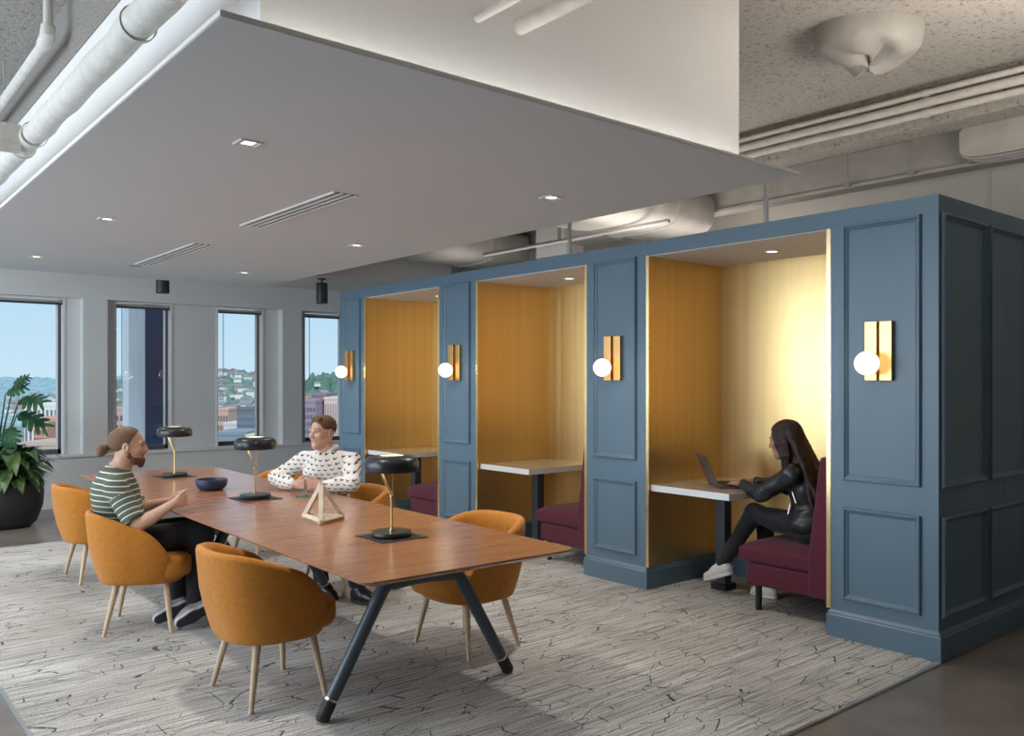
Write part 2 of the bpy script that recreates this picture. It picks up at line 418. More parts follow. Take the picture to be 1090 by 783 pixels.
# recessed square downlights in the panel
def downlight(name, x, y, z, label, group, power, hw=0.055, round_=False, spot=2.3):
    t = thing(name, label, 'downlight', (x, y, z), group)
    fr = MB()
    if round_:
        fr.lathe([(hw * 0.72, 0), (hw, 0), (hw, -0.006), (hw * 0.74, -0.004)], (x, y, z), 32, closed=True)
    else:
        o = hw; i = hw * 0.78
        for bx in ((-o, o, -o, -i), (-o, o, i, o), (-o, -i, -i, i), (i, o, -i, i)):
            fr.box(x + bx[0], x + bx[1], y + bx[2], y + bx[3], z - 0.006, z + 0.0)
        # reflector lip: four small slopes inside the frame
        for k in range(4):
            a = k * PI / 2; c, s = math.cos(a), math.sin(a)
            def R(u, v, w_): return (x + u * c - v * s, y + u * s + v * c, w_)
            fr.add([R(i, -i, z - 0.004), R(i, i, z - 0.004), R(i * .55, i * .55, z - 0.001), R(i * .55, -i * .55, z - 0.001)], [(0, 1, 2, 3)])
    fr.build('frame', M_WHITE, t)
    l = MB()
    if round_: l.lathe([(0.0, -0.0015), (hw * 0.72, -0.0015), (hw * .72, -0.0005), (0, -0.0005)], (x, y, z), 32)
    else: l.box(x - hw * .5, x + hw * .5, y - hw * .5, y + hw * .5, z - 0.0015, z - 0.0005)
    l.build('lens', emit_mat('downlight_lens', (1.0, 0.90, 0.74), 3.0), t)
    lo = light('downlight_beam', 'SPOT', (x, y, z - 0.012), power, WARM if round_ else NEUT, target=(x, y, 0), spot_size=spot, spot_blend=0.7, shadow_soft_size=0.06)
    link_child(lo, t)
    return t
dl = [(1.585, 3.83, 'nearest the bulkhead above the nearest chair', ), (3.46, 3.81, 'nearest the booths and the front edge'), (1.59, 6.24, 'middle one of the left row'),
      (3.465, 6.16, 'middle one of the row beside the booths'), (1.59, 8.53, 'last of the left row, next to the windows'), (3.46, 8.45, 'last of the row beside the booths, next to the windows')]
for x, y, s in dl:
    downlight('recessed_downlight', x, y, SZ, 'small square ceiling panel downlight, ' + s, 'square downlights in the ceiling panel', 84)

# linear slot diffusers
for (x, y0, y1, s) in ((2.455, 4.50, 5.88, 'one above the near half of the table'), (2.48, 6.90, 8.46, 'one above the far half of the table')):
    t = thing('slot_diffuser', 'linear slot diffuser in the ceiling panel, ' + s, 'air vent', (x, (y0 + y1) / 2, SZ), 'slot diffusers in the ceiling panel')
    MB().box(x - .075, x + .075, y0, y1, SZ - 0.003, SZ).build('slot_backing', M_BLACKM, t)
    sl = MB()
    for k in (-.072, -.024, .024, .072): sl.box(x + k - 0.011, x + k + 0.011, y0 - .01, y1 + .01, SZ - 0.008, SZ - 0.0)
    sl.build('slat', M_WHITE, t)
# small sensor plate by the far diffuser
tag(MB().lathe([(0, -.006), (.05, -.006), (.055, 0), (0, 0)], (2.44, 8.62, SZ), 24).build('smoke_sensor', M_METALG), 'small flat disc on the ceiling panel beyond the far slot diffuser', 'sensor')

# ------------------------------------------------------------------ exposed services above
beam_side = MB().box(BX0 + 0.0, BX1, SY1, 9.66, 3.4, CEIL)
tag(MB().box(1.215, BX0 + 0.0, 3.0, 9.6, 3.40, CEIL - 0.002).build('concrete_beam', mat('shaded_rough', (0.26, 0.24, 0.22), 0.95, bump=1.0, bscale=60, vary=0.3, vscale=60)), 'rough sprayed beam face coloured as in shade above the left side of the bulkhead', 'beam')  # darker copy of the rough concrete, shade painted into its base colour

# large insulated pipe running along the left of the panel
pp = []
for i in range(60):
    y = -1.0 + i * 0.178
    pp.append((0.975 + 0.004 * math.sin(i * 1.7), y, 2.85 + 0.004 * math.cos(i * 2.3)))
t = thing('insulated_pipe', 'thick white insulated pipe running beside the left edge of the ceiling panel', 'pipe', (0.975, 3, 2.85))
MB().tube(pp, [0.060 + 0.0022 * math.sin(i * 2.1) for i in range(60)], 24).build('pipe', M_PIPE, t, smooth=True)
MB().tube([(-2.5, 5.45, 2.85), (-1, 5.45, 2.85), (0.0, 5.45, 2.85), (0.93, 5.45, 2.85)], [0.085, 0.085, .085, .08], 24).build('branch', M_PIPE, t, smooth=True)
cp = MB()
for y in (3.4, 5.45 - .16, 5.45 + .16, 7.6): cp.lathe([(0.066, -.012), (.070, -.012), (.070, .012), (.066, .012)], (0, 0, 0), 24, closed=True)
vs = cp.v; k = 0; nv = []
for y in (3.4, 5.29, 5.61, 7.6):
    for i in range(24 * 4):
        v = vs[k]; nv.append((0.975 + v[0], y + v[2], 2.85 + v[1])); k += 1
nf = cp.f
for j in range(4):
    b_ = MB(); b_.v = nv[j * 96:(j + 1) * 96]; b_.f = [tuple(i - j * 96 for i in f_) for f_ in nf[j * 96:(j + 1) * 96]]
    b_.build('joint_band', M_PIPE, t, smooth=True)
# sprinkler main with elbow
t = thing('sprinkler_pipe', 'slim cream pipe with an elbow below the rough ceiling, top left corner', 'pipe', (1.13, 5.58, 3.5))
MB().tube([(1.10, 13 * 0 + 9.5, 3.5), (1.10, 7.5, 3.5), (1.10, 5.62, 3.5)], 0.030, 18).build('pipe', M_PIPE, t, smooth=True)
MB().tube([(1.10, 5.58, CEIL), (1.10, 5.58, 3.56)], 0.026, 18).build('riser', M_PIPE, t, smooth=True)
MB().tube([(1.10, 5.70, 3.5), (1.10, 5.62, 3.502), (1.10, 5.585, 3.53), (1.10, 5.58, 3.575)], [.040, .042, .042, .038], 18).build('elbow', M_PIPE, t, smooth=True)
t = thing('hanger_rod', 'thin threaded rod holding the slim cream pipe, top left corner', 'rod', (1.05, 6.6, 3.6))
MB().tube([(1.10, 7.0, CEIL), (1.10, 7.0, 3.53)], 0.005, 8).build('rod', M_METALG, t)
MB().lathe([(.034, -.012), (.038, -.012), (.038, .012), (.034, .012)], (1.10, 7.0, 3.5), 20, closed=True).build('clamp', M_METALG, t)
# the two pipes that pass through the bulkhead face
tag(MB().tube([(2.40, -1.5, 3.04), (2.40, BY0 - 0.001, 3.04)], 0.036, 20).tube([(2.40, 2.4, 3.04), (2.40, 2.412, 3.04)], .0375, 20).build('conduit_pipe', M_PIPE, smooth=True), 'thicker white pipe end passing through the glowing bulkhead', 'pipe', 'pipes through the bulkhead')
tag(MB().tube([(2.17, -1.5, 3.015), (2.17, BY0 - 0.001, 3.015)], 0.020, 16).build('conduit_pipe', M_PIPE, smooth=True), 'thinner white pipe end passing through the glowing bulkhead', 'pipe', 'pipes through the bulkhead')

# three pipes under the ceiling on the right
for x, z, r, s in ((6.62, 3.70, .024, 'topmost and thinnest'), (6.62, 3.625, .034, 'middle and thickest'), (6.62, 3.545, .027, 'lowest')):
    q = MB().tube([(x, y, z + 0.002 * math.sin(y * 5)) for y in [(-1.5 + k * .3) for k in range(38)]], r, 16)
    for y in (3.0, 4.2, 5.6): q.tube([(x, y, z), (x, y + .05, z)], r + 0.006, 16)
    tag(q.build('ceiling_pipe', M_PIPE, smooth=True), s + ' of three parallel white pipes under the rough ceiling at right', 'pipe', 'parallel pipes at right')
tag(MB().box(6.68, 6.95, -1.5, 9.6, 3.46, CEIL - 0.002).build('concrete_beam', M_ROUGH), 'rough sprayed beam behind the three parallel pipes at right', 'beam')
# steel girder
t = thing('girder', 'long grey girder running above and behind the blue booths', 'girder', (7.4, 4, 3.2))
MB().box(7.30, 7.42, -1.5, 11.1, 3.27, 3.56).build('web', M_DUCT, t, bevel=0.01)
MB().box(7.26, 7.46, -1.5, 11.1, 3.235, 3.268).build('flange', M_DUCT, t, bevel=0.006)
MB().box(7.28, 7.44, -1.5, 11.1, 3.562, 3.58).build('flange', M_DUCT, t)
for (y, s) in ((3.42, 'pair nearest the ceiling panel corner'), (4.0, 'one left of the pair'), (2.95, 'single one at right')):
    tag(MB().tube([(7.22, y, CEIL - .001), (7.22, y, 3.25)], 0.009, 8).box(7.20, 7.30, y - .02, y + .02, 3.245, 3.262).build('hanger_rod', M_METALG), 'thin hanger rod in front of the grey girder, ' + s, 'rod', 'girder hanger rods')
# ducts that cross above the booths
def duct(y0, y1, z0, z1, x0, x1, label):
    t = thing('duct', label, 'duct', ((x0 + x1) / 2, (y0 + y1) / 2, z0), 'wrapped ducts above the booths')
    q = MB(); n = 24; yc, zc = (y0 + y1) / 2, (z0 + z1) / 2
    rings = []; random.seed(int(y0 * 100))
    m = 22
    for i in range(m + 1):
        x = x0 + (x1 - x0) * i / m
        for k in range(n):
            a = 2 * PI * k / n; ca, sa = math.cos(a), math.sin(a)
            e = 0.5
            j = 1 + random.uniform(-.012, .012)
            rings.append((x, yc + (y1 - y0) / 2 * j * math.copysign(abs(ca) ** e, ca), zc + (z1 - z0) / 2 * j * math.copysign(abs(sa) ** e, sa)))
    fs = [(i * n + k, i * n + (k + 1) % n, (i + 1) * n + (k + 1) % n, (i + 1) * n + k) for i in range(m) for k in range(n)]
    fs += [tuple(range(n)), tuple(m * n + k for k in range(n))]
    q.add(rings, fs).build('duct_body', M_DUCT, t, smooth=True, angle=50)
    for x in [x0 + (x1 - x0) * f for f in (.18, .5, .82)]:
        b = MB(); pts = []
        for k in range(n + 1):
            a = 2 * PI * k / n; ca, sa = math.cos(a), math.sin(a); e = .5
            pts.append((x, yc + ((y1 - y0) / 2 + .006) * math.copysign(abs(ca) ** e, ca), zc + ((z1 - z0) / 2 + .006) * math.copysign(abs(sa) ** e, sa)))
        b.tube(pts, 0.012, 6, caps=False)
        b.build('strap', M_METALG, t, smooth=True)
    return t
d1_ = duct(5.44, 6.45, 3.02, 3.45, BX1 + 0.02, 7.2, 'wrapped grey duct crossing above the middle booth')
duct(8.35, 9.3, 3.0, 3.42, BX1 + 0.02, 7.2, 'wrapped grey duct crossing above the farthest booth')
duct(2.15, 2.93, 3.22, 3.5, 6.96, 7.25, 'short wrapped duct crossing behind the parallel pipes, top right corner')
cc = []
for k in range(14):
    a = -0.5 + k / 13 * 2.2
    cc.append((4.95 + 0.13 * k / 13, 5.40 + 0.25 * math.sin(a * .8) * (k / 13) - .02, 3.36 - 0.36 * k / 13))
tag(MB().tube(cc, 0.011, 8).build('cable', M_WHITE, smooth=True), 'white cable curving over the duct above the middle booth', 'cable')
# a box junction and short duct stubs seen through the gap above the booths
t = thing('junction_box', 'white boxed panel seen in the gap above the middle booth', 'box', (6.7, 7.4, 3.0))
MB().box(6.96, 7.2, 7.35, 7.95, 3.0, CEIL - .002).build('box', M_WHITE, t, bevel=.01)
MB().box(6.95, 6.96, 7.4, 7.9, 3.03, 3.27).build('cover', M_WHITE, t)
tag(MB().box(6.72, 7.1, 6.62, 7.2, 3.08, 3.45).build('duct_stub', M_DUCT, bevel=.02), 'square grey duct end in the gap above the middle booth', 'duct')
q = MB().tube([(6.2, 5.2, 2.985), (6.2, 8.0, 2.985)], .022, 12).tube([(6.2, 6.7, 2.985), (6.2, 6.7, CEIL - .002)], .02, 12)
tag(q.build('small_pipe', M_METALG, smooth=True), 'small grey pipe in the gap above the middle booth', 'pipe')

# insulation lump on the ceiling
def lump():
    q = MB(); n, m = 40, 14; c = (5.36, 2.82)
    random.seed(4); vs = []
    for i in range(m + 1):
        f = i / m; rad = 0.33 * math.sin(f * PI / 2) ** 0.8
        for k in range(n):
            a = 2 * PI * k / n
            w = 1 + 0.13 * math.cos(a * 2 + .6) + 0.05 * math.sin(a * 3)
            h = 0.21 * (1 - f ** 2.4)
            nn = mnoise.noise(Vector((math.cos(a) * f * 2.2, math.sin(a) * f * 2.2, 3.1)))
            h = max(0, h + 0.10 * nn * (1 - f) + 0.025 * math.sin(a * 5 + f * 8) * (1 - f))
            vs.append((c[0] + rad * w * math.cos(a), c[1] + rad * w * math.sin(a), CEIL - h))
    fs = [(i * n + k, i * n + (k + 1) % n, (i + 1) * n + (k + 1) % n, (i + 1) * n + k) for i in range(m) for k in range(n)]
    q.add(vs, fs)
    return q.build('insulation_cover', mat('plaster_wrap', (0.40, 0.385, 0.36), 0.6, bump=.5, bscale=12, vary=.1), smooth=True, angle=25)
tag(lump(), 'lumpy wrapped plaster dome stuck to the rough ceiling at upper right', 'ceiling cover')

# cylinder spots near the windows
def cyl_spot():
    t = thing('cylinder_spotlight', 'black cylinder spotlight near the second window, half hidden by the ceiling panel', 'spotlight', (0, 0, 0), 'black cylinder spotlights by the windows')
    MB().lathe([(0, 0), (.055, 0), (.055, -.014), (0, -.014)], (0, 0, 0), 28).build('mount', M_BLACK, t, smooth=True)
    MB().lathe([(0, -.014), (.012, -.014), (.012, -.06), (0, -.06)], (0, 0, 0), 16).build('stem', M_BLACK, t, smooth=True)
    MB().lathe([(0, -.055), (.068, -.055), (.072, -.06), (.072, -.315), (.066, -.315), (.060, -.29), (0, -.29)], (0, 0, 0), 32).build('housing', mat('dark_spot_metal', (.035, .036, .038), .4), t, smooth=True)
    MB().lathe([(.0, -.292), (.058, -.292), (.058, -.296), (0, -.296)], (0, 0, 0), 32).build('lens', emit_mat('spot_lens', (1, .95, .86), 1.2), t)
    return t
s0 = cyl_spot(); s0.location = (3.12, 9.95, 2.80)
dup(s0, (5.09, 9.95, 2.80), 0, 'black cylinder spotlight hanging right above the rightmost window beside the blue booths')
# ================================================================== carpet
t = thing('carpet', 'large pale grey carpet with broken black line figures under the table and booths', 'carpet', (2.7, 5.4, 0))
MB().box(0.745, 5.60, 2.06, 8.85, -0.0078, 0.0).build('pile', M_CARPET, t)
e = MB().box(0.728, 0.745, 2.045, 8.865, -0.0078, 0.002).box(0.745, 4.66, 2.045, 2.06, -0.0078, 0.002).box(0.745, 4.66, 8.85, 8.865, -0.0078, 0.002)
e.build('edge_strip', M_SILVER, t)
# floor socket beyond the carpet
tag(MB().box(2.30, 2.46, 9.86, 9.96, -0.008, -0.003).build('floor_socket', mat('socket_cover', (.05, .03, .09), .4), bevel=.002), 'small dark floor socket cover between plant pot and farthest left chair', 'socket')

# ================================================================== booths
BF, BB = 4.675, 5.56
cols = [(2.07, 2.695), (4.131, 4.737), (6.157, 6.734), (8.155, 8.71)]
opens = [(2.695, 4.131), (4.737, 6.157), (6.734, 8.155)]
TOP, OT = 2.50, 2.40
bo = thing('booth_block', 'long blue panelled block of three open work booths lined with brass', 'booth', (5.6, 5.4, 0))
for a, b in cols:
    MB().box(BF, BB, a, b, 0.0, OT).build('column', M_BLUE, bo, bevel=0.0015)
MB().box(BF, BB, 2.07, 8.71, OT, TOP).build('header', M_BLUE, bo, bevel=0.0015)
MB().box(BB, 6.60, 2.07, 8.71, 0.0, TOP).build('rear_block', M_BLUE, bo)
def moulding(y0, y1, z0, z1, face='front', parent=bo):
    """raised picture-frame moulding on the front (x = BF) or on the side (y = 2.07)"""
    q = MB()
    prof = [(0.0, 0.0), (0.0, 0.012), (0.006, 0.020), (0.014, 0.020), (0.018, 0.012), (0.024, 0.009), (0.030, 0.006), (0.034, 0.0)]
    n = len(prof)
    def P(u, v, d):
        return (BF - d, u, v) if face == 'front' else (u, 2.07 - d, v)
    vs = []
    for (cu, cv, su, sv) in ((y0, z0, 1, 1), (y1, z0, -1, 1), (y1, z1, -1, -1), (y0, z1, 1, -1)):
        for (i, d) in prof: vs.append(P(cu + su * i, cv + sv * i, d))
    fs = []
    for k in range(4):
        for i in range(n - 1):
            a = k * n + i; b = ((k + 1) % 4) * n + i
            fs.append((a, b, b + 1, a + 1))
    q.add(vs, fs).build('panel_moulding', M_BLUE, parent)
for a, b in cols:
    mg = 0.092 if b - a > .6 else 0.085
    moulding(a + mg, b - mg + 0.012, 0.921, 2.403 - 0.0); moulding(a + mg, b - mg + 0.012, 0.2265, 0.766)
for k in range(3):
    x0 = 4.702 + k * 0.612
    moulding(x0, x0 + 0.578, 0.921, 2.403, 'side'); moulding(x0, x0 + 0.578, 0.2265, 0.766, 'side')
# plinths with a small ogee step
def plinth(x0, x1, y0, y1, faces):
    q = MB()
    prof = [(0.018, 0.0), (0.018, 0.125), (0.012, 0.132), (0.012, 0.140), (0.004, 0.150), (0.0, 0.156)]
    def ring(d, z):
        return [(x0 - d * ('x0' in faces), y0 - d * ('y0' in faces), z), (x1, y0 - d * ('y0' in faces), z), (x1, y1 + d * ('y1' in faces), z), (x0 - d * ('x0' in faces), y1 + d * ('y1' in faces), z)]
    vs = []
    for d, z in prof: vs += ring(d, z)
    fs = [(i * 4 + k, i * 4 + (k + 1) % 4, (i + 1) * 4 + (k + 1) % 4, (i + 1) * 4 + k) for i in range(len(prof) - 1) for k in range(4)]
    fs += [(3, 2, 1, 0), tuple(range(len(vs) - 4, len(vs)))]
    q.add(vs, fs); return q
for i, (a, b) in enumerate(cols):
    plinth(BF, BB, a, b, ('x0', 'y0', 'y1')).build('baseboard', M_BLUE, bo)
plinth(BB - .001, 6.60, 2.07, 8.71, ('y0', 'y1')).build('baseboard', M_BLUE, bo)
for a, b in opens:
    MB().box(BB - 0.02, BB - .001, a + .019, b - .019, 0.0, 0.150).build('baseboard', M_BLUE, bo)
    T_ = 0.004
    for (y0, y1) in ((a, a + T_), (b - T_, b)):
        MB().box(BF + 0.004, BB - .001, y0, y1, 0.158, OT - 0.001).build('brass_side_lining', M_BRASS, bo)
    MB().box(BB - 0.008, BB - 0.001, a + T_, b - T_, 0.152, OT - 0.001).build('brass_back_lining', M_BRASS, bo)
    for y0, y1 in ((a - 0.001, a + 0.026), (b - 0.024, b + 0.001)):
        MB().box(BF - 0.003, BF + 0.006, y0, y1, 0.158, OT - 0.002).build('brass_edge_trim', M_BRASST, bo)
    MB().box(BF + .01, BB - 0.009, a + .005, b - .005, OT - 0.006, OT - .001).build('booth_ceiling', M_WHITE, bo)
# slim cove under the ceiling at the back of each booth
for i, (a, b) in enumerate(opens):
    ym = (a + b) / 2
    nm = ('nearest booth, where the woman works', 'middle booth', 'farthest booth')[i]
    downlight('booth_downlight', 5.16, ym, OT - 0.006, 'small round downlight in the white ceiling of the ' + nm, 'round downlights in the booths', 5.5, hw=0.05, round_=True, spot=2.6)
# conduits that run from the booth roof to the ceiling
for x, y, s in ((4.92, 3.30, 'above the nearest booth'), (4.92, 5.19, 'above the middle booth')):
    tag(MB().tube([(x, y, TOP), (x, y, 2.84), (x - .012, y, 2.872), (x - .045, y, 2.885), (BX1 + .001, y, 2.885)], 0.017, 14).lathe([(0.03, 0), (.03, .012), (.018, .02), (.018, .0)], (x, y, TOP), 16, closed=True).build('conduit', M_METALG, smooth=True), 'thin grey conduit rising from the booth roof ' + s, 'conduit', 'conduits on the booth roof')

# ------------------------------------------------------------------ desks in the booths
def booth_desk(label):
    t = thing('booth_desk', label, 'desk', (0, 0, 0), 'desks in the booths')          # local: x into the booth, y = 0 at the brass side wall, desk runs to -y
    top = MB()
    top.box(0.035, 0.870, -0.690, -0.008, 0.704, 0.750).build('top', M_DESK, t, bevel=0.003)
    MB().box(0.037, 0.868, -0.688, -0.010, 0.7502, 0.7512).build('laminate_surface', mat('desk_laminate', (.50, .42, .33), .16, coat=.3), t)
    MB().box(0.40, 0.48, -0.385, -0.305, 0.012, 0.704).build('leg', M_DGREY, t, bevel=0.003)
    MB().box(0.34, 0.54, -0.44, -0.25, 0.69, 0.7035).build('mounting_plate', M_BLACK, t)
    MB().box(0.375, 0.505, -0.41, -0.28, 0.0, 0.045).build('foot', M_BLACKM, t, bevel=0.004)
    return t
dk = booth_desk('white edged desk in the nearest booth, with the open laptop on it')
dk.location = (BF + 0.0, opens[0][1], 0)
dup(dk, (BF, opens[1][1], 0), 0, 'empty white edged desk in the middle booth, beside the second blue column')
dup(dk, (BF, opens[2][1], 0), 0, 'empty white edged desk in the farthest booth, next to the windows')

# ------------------------------------------------------------------ upholstered benches
def bench(label):
    t = thing('booth_bench', label, 'bench', (0, 0, 0), 'maroon benches in the booths')    # local: y = 0 at the side wall, faces +y
    x0, x1 = 0.09, 0.86
    bx0 = x0
    # seat plinth
    MB().box(x0 + .008, x1, 0.03, 0.640, 0.165, 0.310).build('seat_base', M_MAROON, t, bevel=0.02, seg=3)
    x0 += .006; c = MB(); n, m = 26, 18; vs = []
    # cushion: rounded box with crowned top
    for i in range(n + 1):
        for j in range(m + 1):
            u, v = i / n, j / m
            x = x0 + (x1 - x0) * u; y = 0.13 + (0.70 - 0.13) * v
            cr = (min(1, 8 * u * (1 - u)) * min(1, 6 * v * (1 - v))) ** 0.5
            vs.append((x, y + (.004 if j == m else 0), 0.405 + 0.045 * cr))
    fs = [(i * (m + 1) + j, (i + 1) * (m + 1) + j, (i + 1) * (m + 1) + j + 1, i * (m + 1) + j + 1) for i in range(n) for j in range(m)]
    b0 = len(vs)
    per = [(i, 0) for i in range(n)] + [(n, j) for j in range(m)] + [(i, m) for i in range(n, 0, -1)] + [(0, j) for j in range(m, 0, -1)]
    for i, j in per:
        p = vs[i * (m + 1) + j]; vs.append((p[0], p[1] - (0.008 if j == m else 0), 0.315))
    k = len(per)
    for q in range(k):
        a = per[q][0] * (m + 1) + per[q][1]; b = per[(q + 1) % k][0] * (m + 1) + per[(q + 1) % k][1]
        fs.append((a, b, b0 + (q + 1) % k, b0 + q))
    fs.append(tuple(b0 + q for q in range(k)))
    c.add(vs, fs).build('seat_cushion', M_MAROON, t, smooth=True, bevel=0.018, seg=3, angle=50)
    # back, thinner at the top
    x0 = bx0; q = MB(); vs = []
    for x in (x0, x1):
        for (y, z) in ((0.006, 0.165), (0.19, 0.165), (0.18, 0.46), (0.105, 1.035), (0.006, 1.035)): vs.append((x, y, z))
    fs = [(0, 1, 2, 3, 4), (9, 8, 7, 6, 5)] + [(i, (i + 1) % 5, 5 + (i + 1) % 5, 5 + i) for i in range(5)]
    q.add(vs, fs).build('backrest', M_MAROON, t, bevel=0.018, seg=3, smooth=True, angle=60)
    for x in (x0 + .06, x1 - .06):
        for y in (0.075, 0.575):
            MB().tube([(x, y, 0.0), (x, y, 0.168)], [0.020, 0.023], 18).build('leg', M_BLACK, t, smooth=True)
    return t
bn = bench('maroon fabric bench in the nearest booth, with the woman sitting on it')
bn.location = (BF, opens[0][0] + .022, 0)
dup(bn, (BF, opens[1][0] + .022, 0), 0, 'empty maroon fabric bench in the middle booth, behind the nearest right chair')
dup(bn, (BF, opens[2][0] + .022, 0), 0, 'empty maroon fabric bench in the farthest booth, behind the nearest lamp')

# ------------------------------------------------------------------ wall sconces
def sconce(label):
    t = thing('wall_sconce', label, 'wall lamp', (0, 0, 0), 'brass globe sconces on the blue columns')     # local: wall at x = 0, faces -x
    # folded brass plate: thick front box with open channel on its right
    MB().box(-0.030, -0.0005, -0.074, 0.072, 0.0, 0.330).build('backplate', M_BRASSC, t, bevel=0.0015)
    MB().box(-0.048, -0.0302, 0.002, 0.072, 0.0, 0.330).build('raised_plate', M_BRASSC, t, bevel=0.0015)
    MB().tube([(-0.03, 0.025, 0.095), (-0.060, 0.025, 0.095)], 0.018, 20).build('arm', M_BRASSC, t, smooth=True)
    g = MB(); prof = [(0.0001, -0.067)] + [(0.067 * math.sin(PI * k / 24), -0.067 * math.cos(PI * k / 24)) for k in range(1, 24)] + [(0.0001, 0.067)]
    g.lathe(prof, (-0.112, 0.025, 0.095), 40)
    g.build('globe', emit_mat('opal_globe', (1.0, 0.86, 0.70), 1.35), t, smooth='all')
    lo = light('sconce_glow', 'POINT', (-0.112, 0.025, 0.095), 7.5, (1.0, 0.76, 0.50), shadow_soft_size=0.071)
    link_child(lo, t)
    return t
scn = sconce('brass wall lamp with round glowing globe on the nearest wide blue column')
places = [(cols[0], ''), (cols[1], 'brass globe wall lamp on the blue column between nearest and middle booths'),
          (cols[2], 'brass globe wall lamp on the blue column between middle and farthest booths'),
          (cols[3], 'brass globe wall lamp on the last blue column, beside the windows')]
for i, ((a, b), s) in enumerate(places):
    p = (BF, (a + b) / 2 + 0.005, 1.502)
    if i == 0: scn.location = p
    else: dup(scn, p, 0, s)

# ================================================================== the meeting table
TR = math.radians(1.1)        # the table stands a touch askew
TC = Vector((2.307, 5.405, 0)); THW, THL, TZ = 0.570, 2.465, 0.705
def tw(x, y, z=0.0):          # table-local -> world
    c, s = math.cos(-TR), math.sin(-TR)
    return (TC.x + x * c - y * s, TC.y + x * s + y * c, z)
tbl = thing('meeting_table', 'long walnut topped meeting table with grey angled tube legs', 'table', tuple(TC))
tbl.rotation_euler = (0, 0, -TR)
def tchild(o):
    o.parent = tbl; o.matrix_parent_inverse = Matrix.Identity(4); return o
def rrect(hw, hl, r, n=8):
    pts = []
    for (cx, cy, a0) in ((hw - r, hl - r, 0), (-hw + r, hl - r, PI / 2), (-hw + r, -hl + r, PI), (hw - r, -hl + r, 1.5 * PI)):
        for k in range(n + 1):
            a = a0 + k * PI / 2 / n; pts.append((cx + r * math.cos(a), cy + r * math.sin(a)))
    return pts
def layered(outs):
    q = MB(); vs = []; n = len(outs[0][0])
    for o, z in outs: vs += [(x, y, z) for x, y in o]
    fs = [(i * n + k, i * n + (k + 1) % n, (i + 1) * n + (k + 1) % n, (i + 1) * n + k) for i in range(len(outs) - 1) for k in range(n)]
    fs += [tuple(reversed(range(n))), tuple((len(outs) - 1) * n + k for k in range(n))]
    return q.add(vs, fs)
tchild(layered([(rrect(THW - .045, THL - .045, .05), TZ - .030), (rrect(THW - .004, THL - .004, .07), TZ - .011), (rrect(THW, THL, .07), TZ - .007), (rrect(THW, THL, .07), TZ - .002), (rrect(THW - .002, THL - .002, .07), TZ)]).build('tabletop', M_WALNUT, None))
# legs: three A-shaped trestles of angled tube, joined by a bar under the top
M_LEG = mat('leg_paint', (0.060, 0.080, 0.098), 0.32, vary=0.04)
for k, yy in enumerate((-1.995, 0.0, 1.93)):
    sg = 0.0
    br = []
    for i in range(9):
        u = -0.165 + 0.33 * i / 8; br.append((u, yy, 0.555 + 0.012 * math.cos(u * 8)))
    tchild(MB().tube(br, 0.030, 16).build('cross_bar', M_LEG, None, smooth=True))
    for sx in (-1, 1):
        pts = [(sx * 0.13, yy, 0.566), (sx * 0.185, yy, 0.562), (sx * 0.215, yy, 0.540), (sx * 0.245, yy, 0.490), (sx * 0.515, yy, 0.024)]
        lg = tchild(MB().tube(pts, [.030, .031, .032, .032, .030], 20).build('leg', M_LEG, None, smooth=True))
        d = Vector((sx * 0.27, 0, -0.466)).normalized(); b = Vector((sx * .515, yy, .024)) - d * 0.085
        ft = MB().tube([b, b + d * .010], .0312, 20).build('leg_ring', M_BRASST, None, smooth=True); ft.parent = lg
        ft = MB().tube([Vector((sx * .515, yy, .024)) - d * .07, Vector((sx * .515, yy, .024)) + d * .004, Vector((sx * .522, yy, 0.008))], [.0312, .0315, .024], 20).build('leg_foot', M_BLACKM, None, smooth=True); ft.parent = lg
    tchild(MB().box(-.16, .16, yy - .035, yy + .035, 0.585, 0.675).build('riser_block', M_DGREY, None, bevel=.008))
tchild(MB().box(-.05, .05, -2.0, 2.0, 0.635, 0.676).build('under_beam', M_DGREY, None))

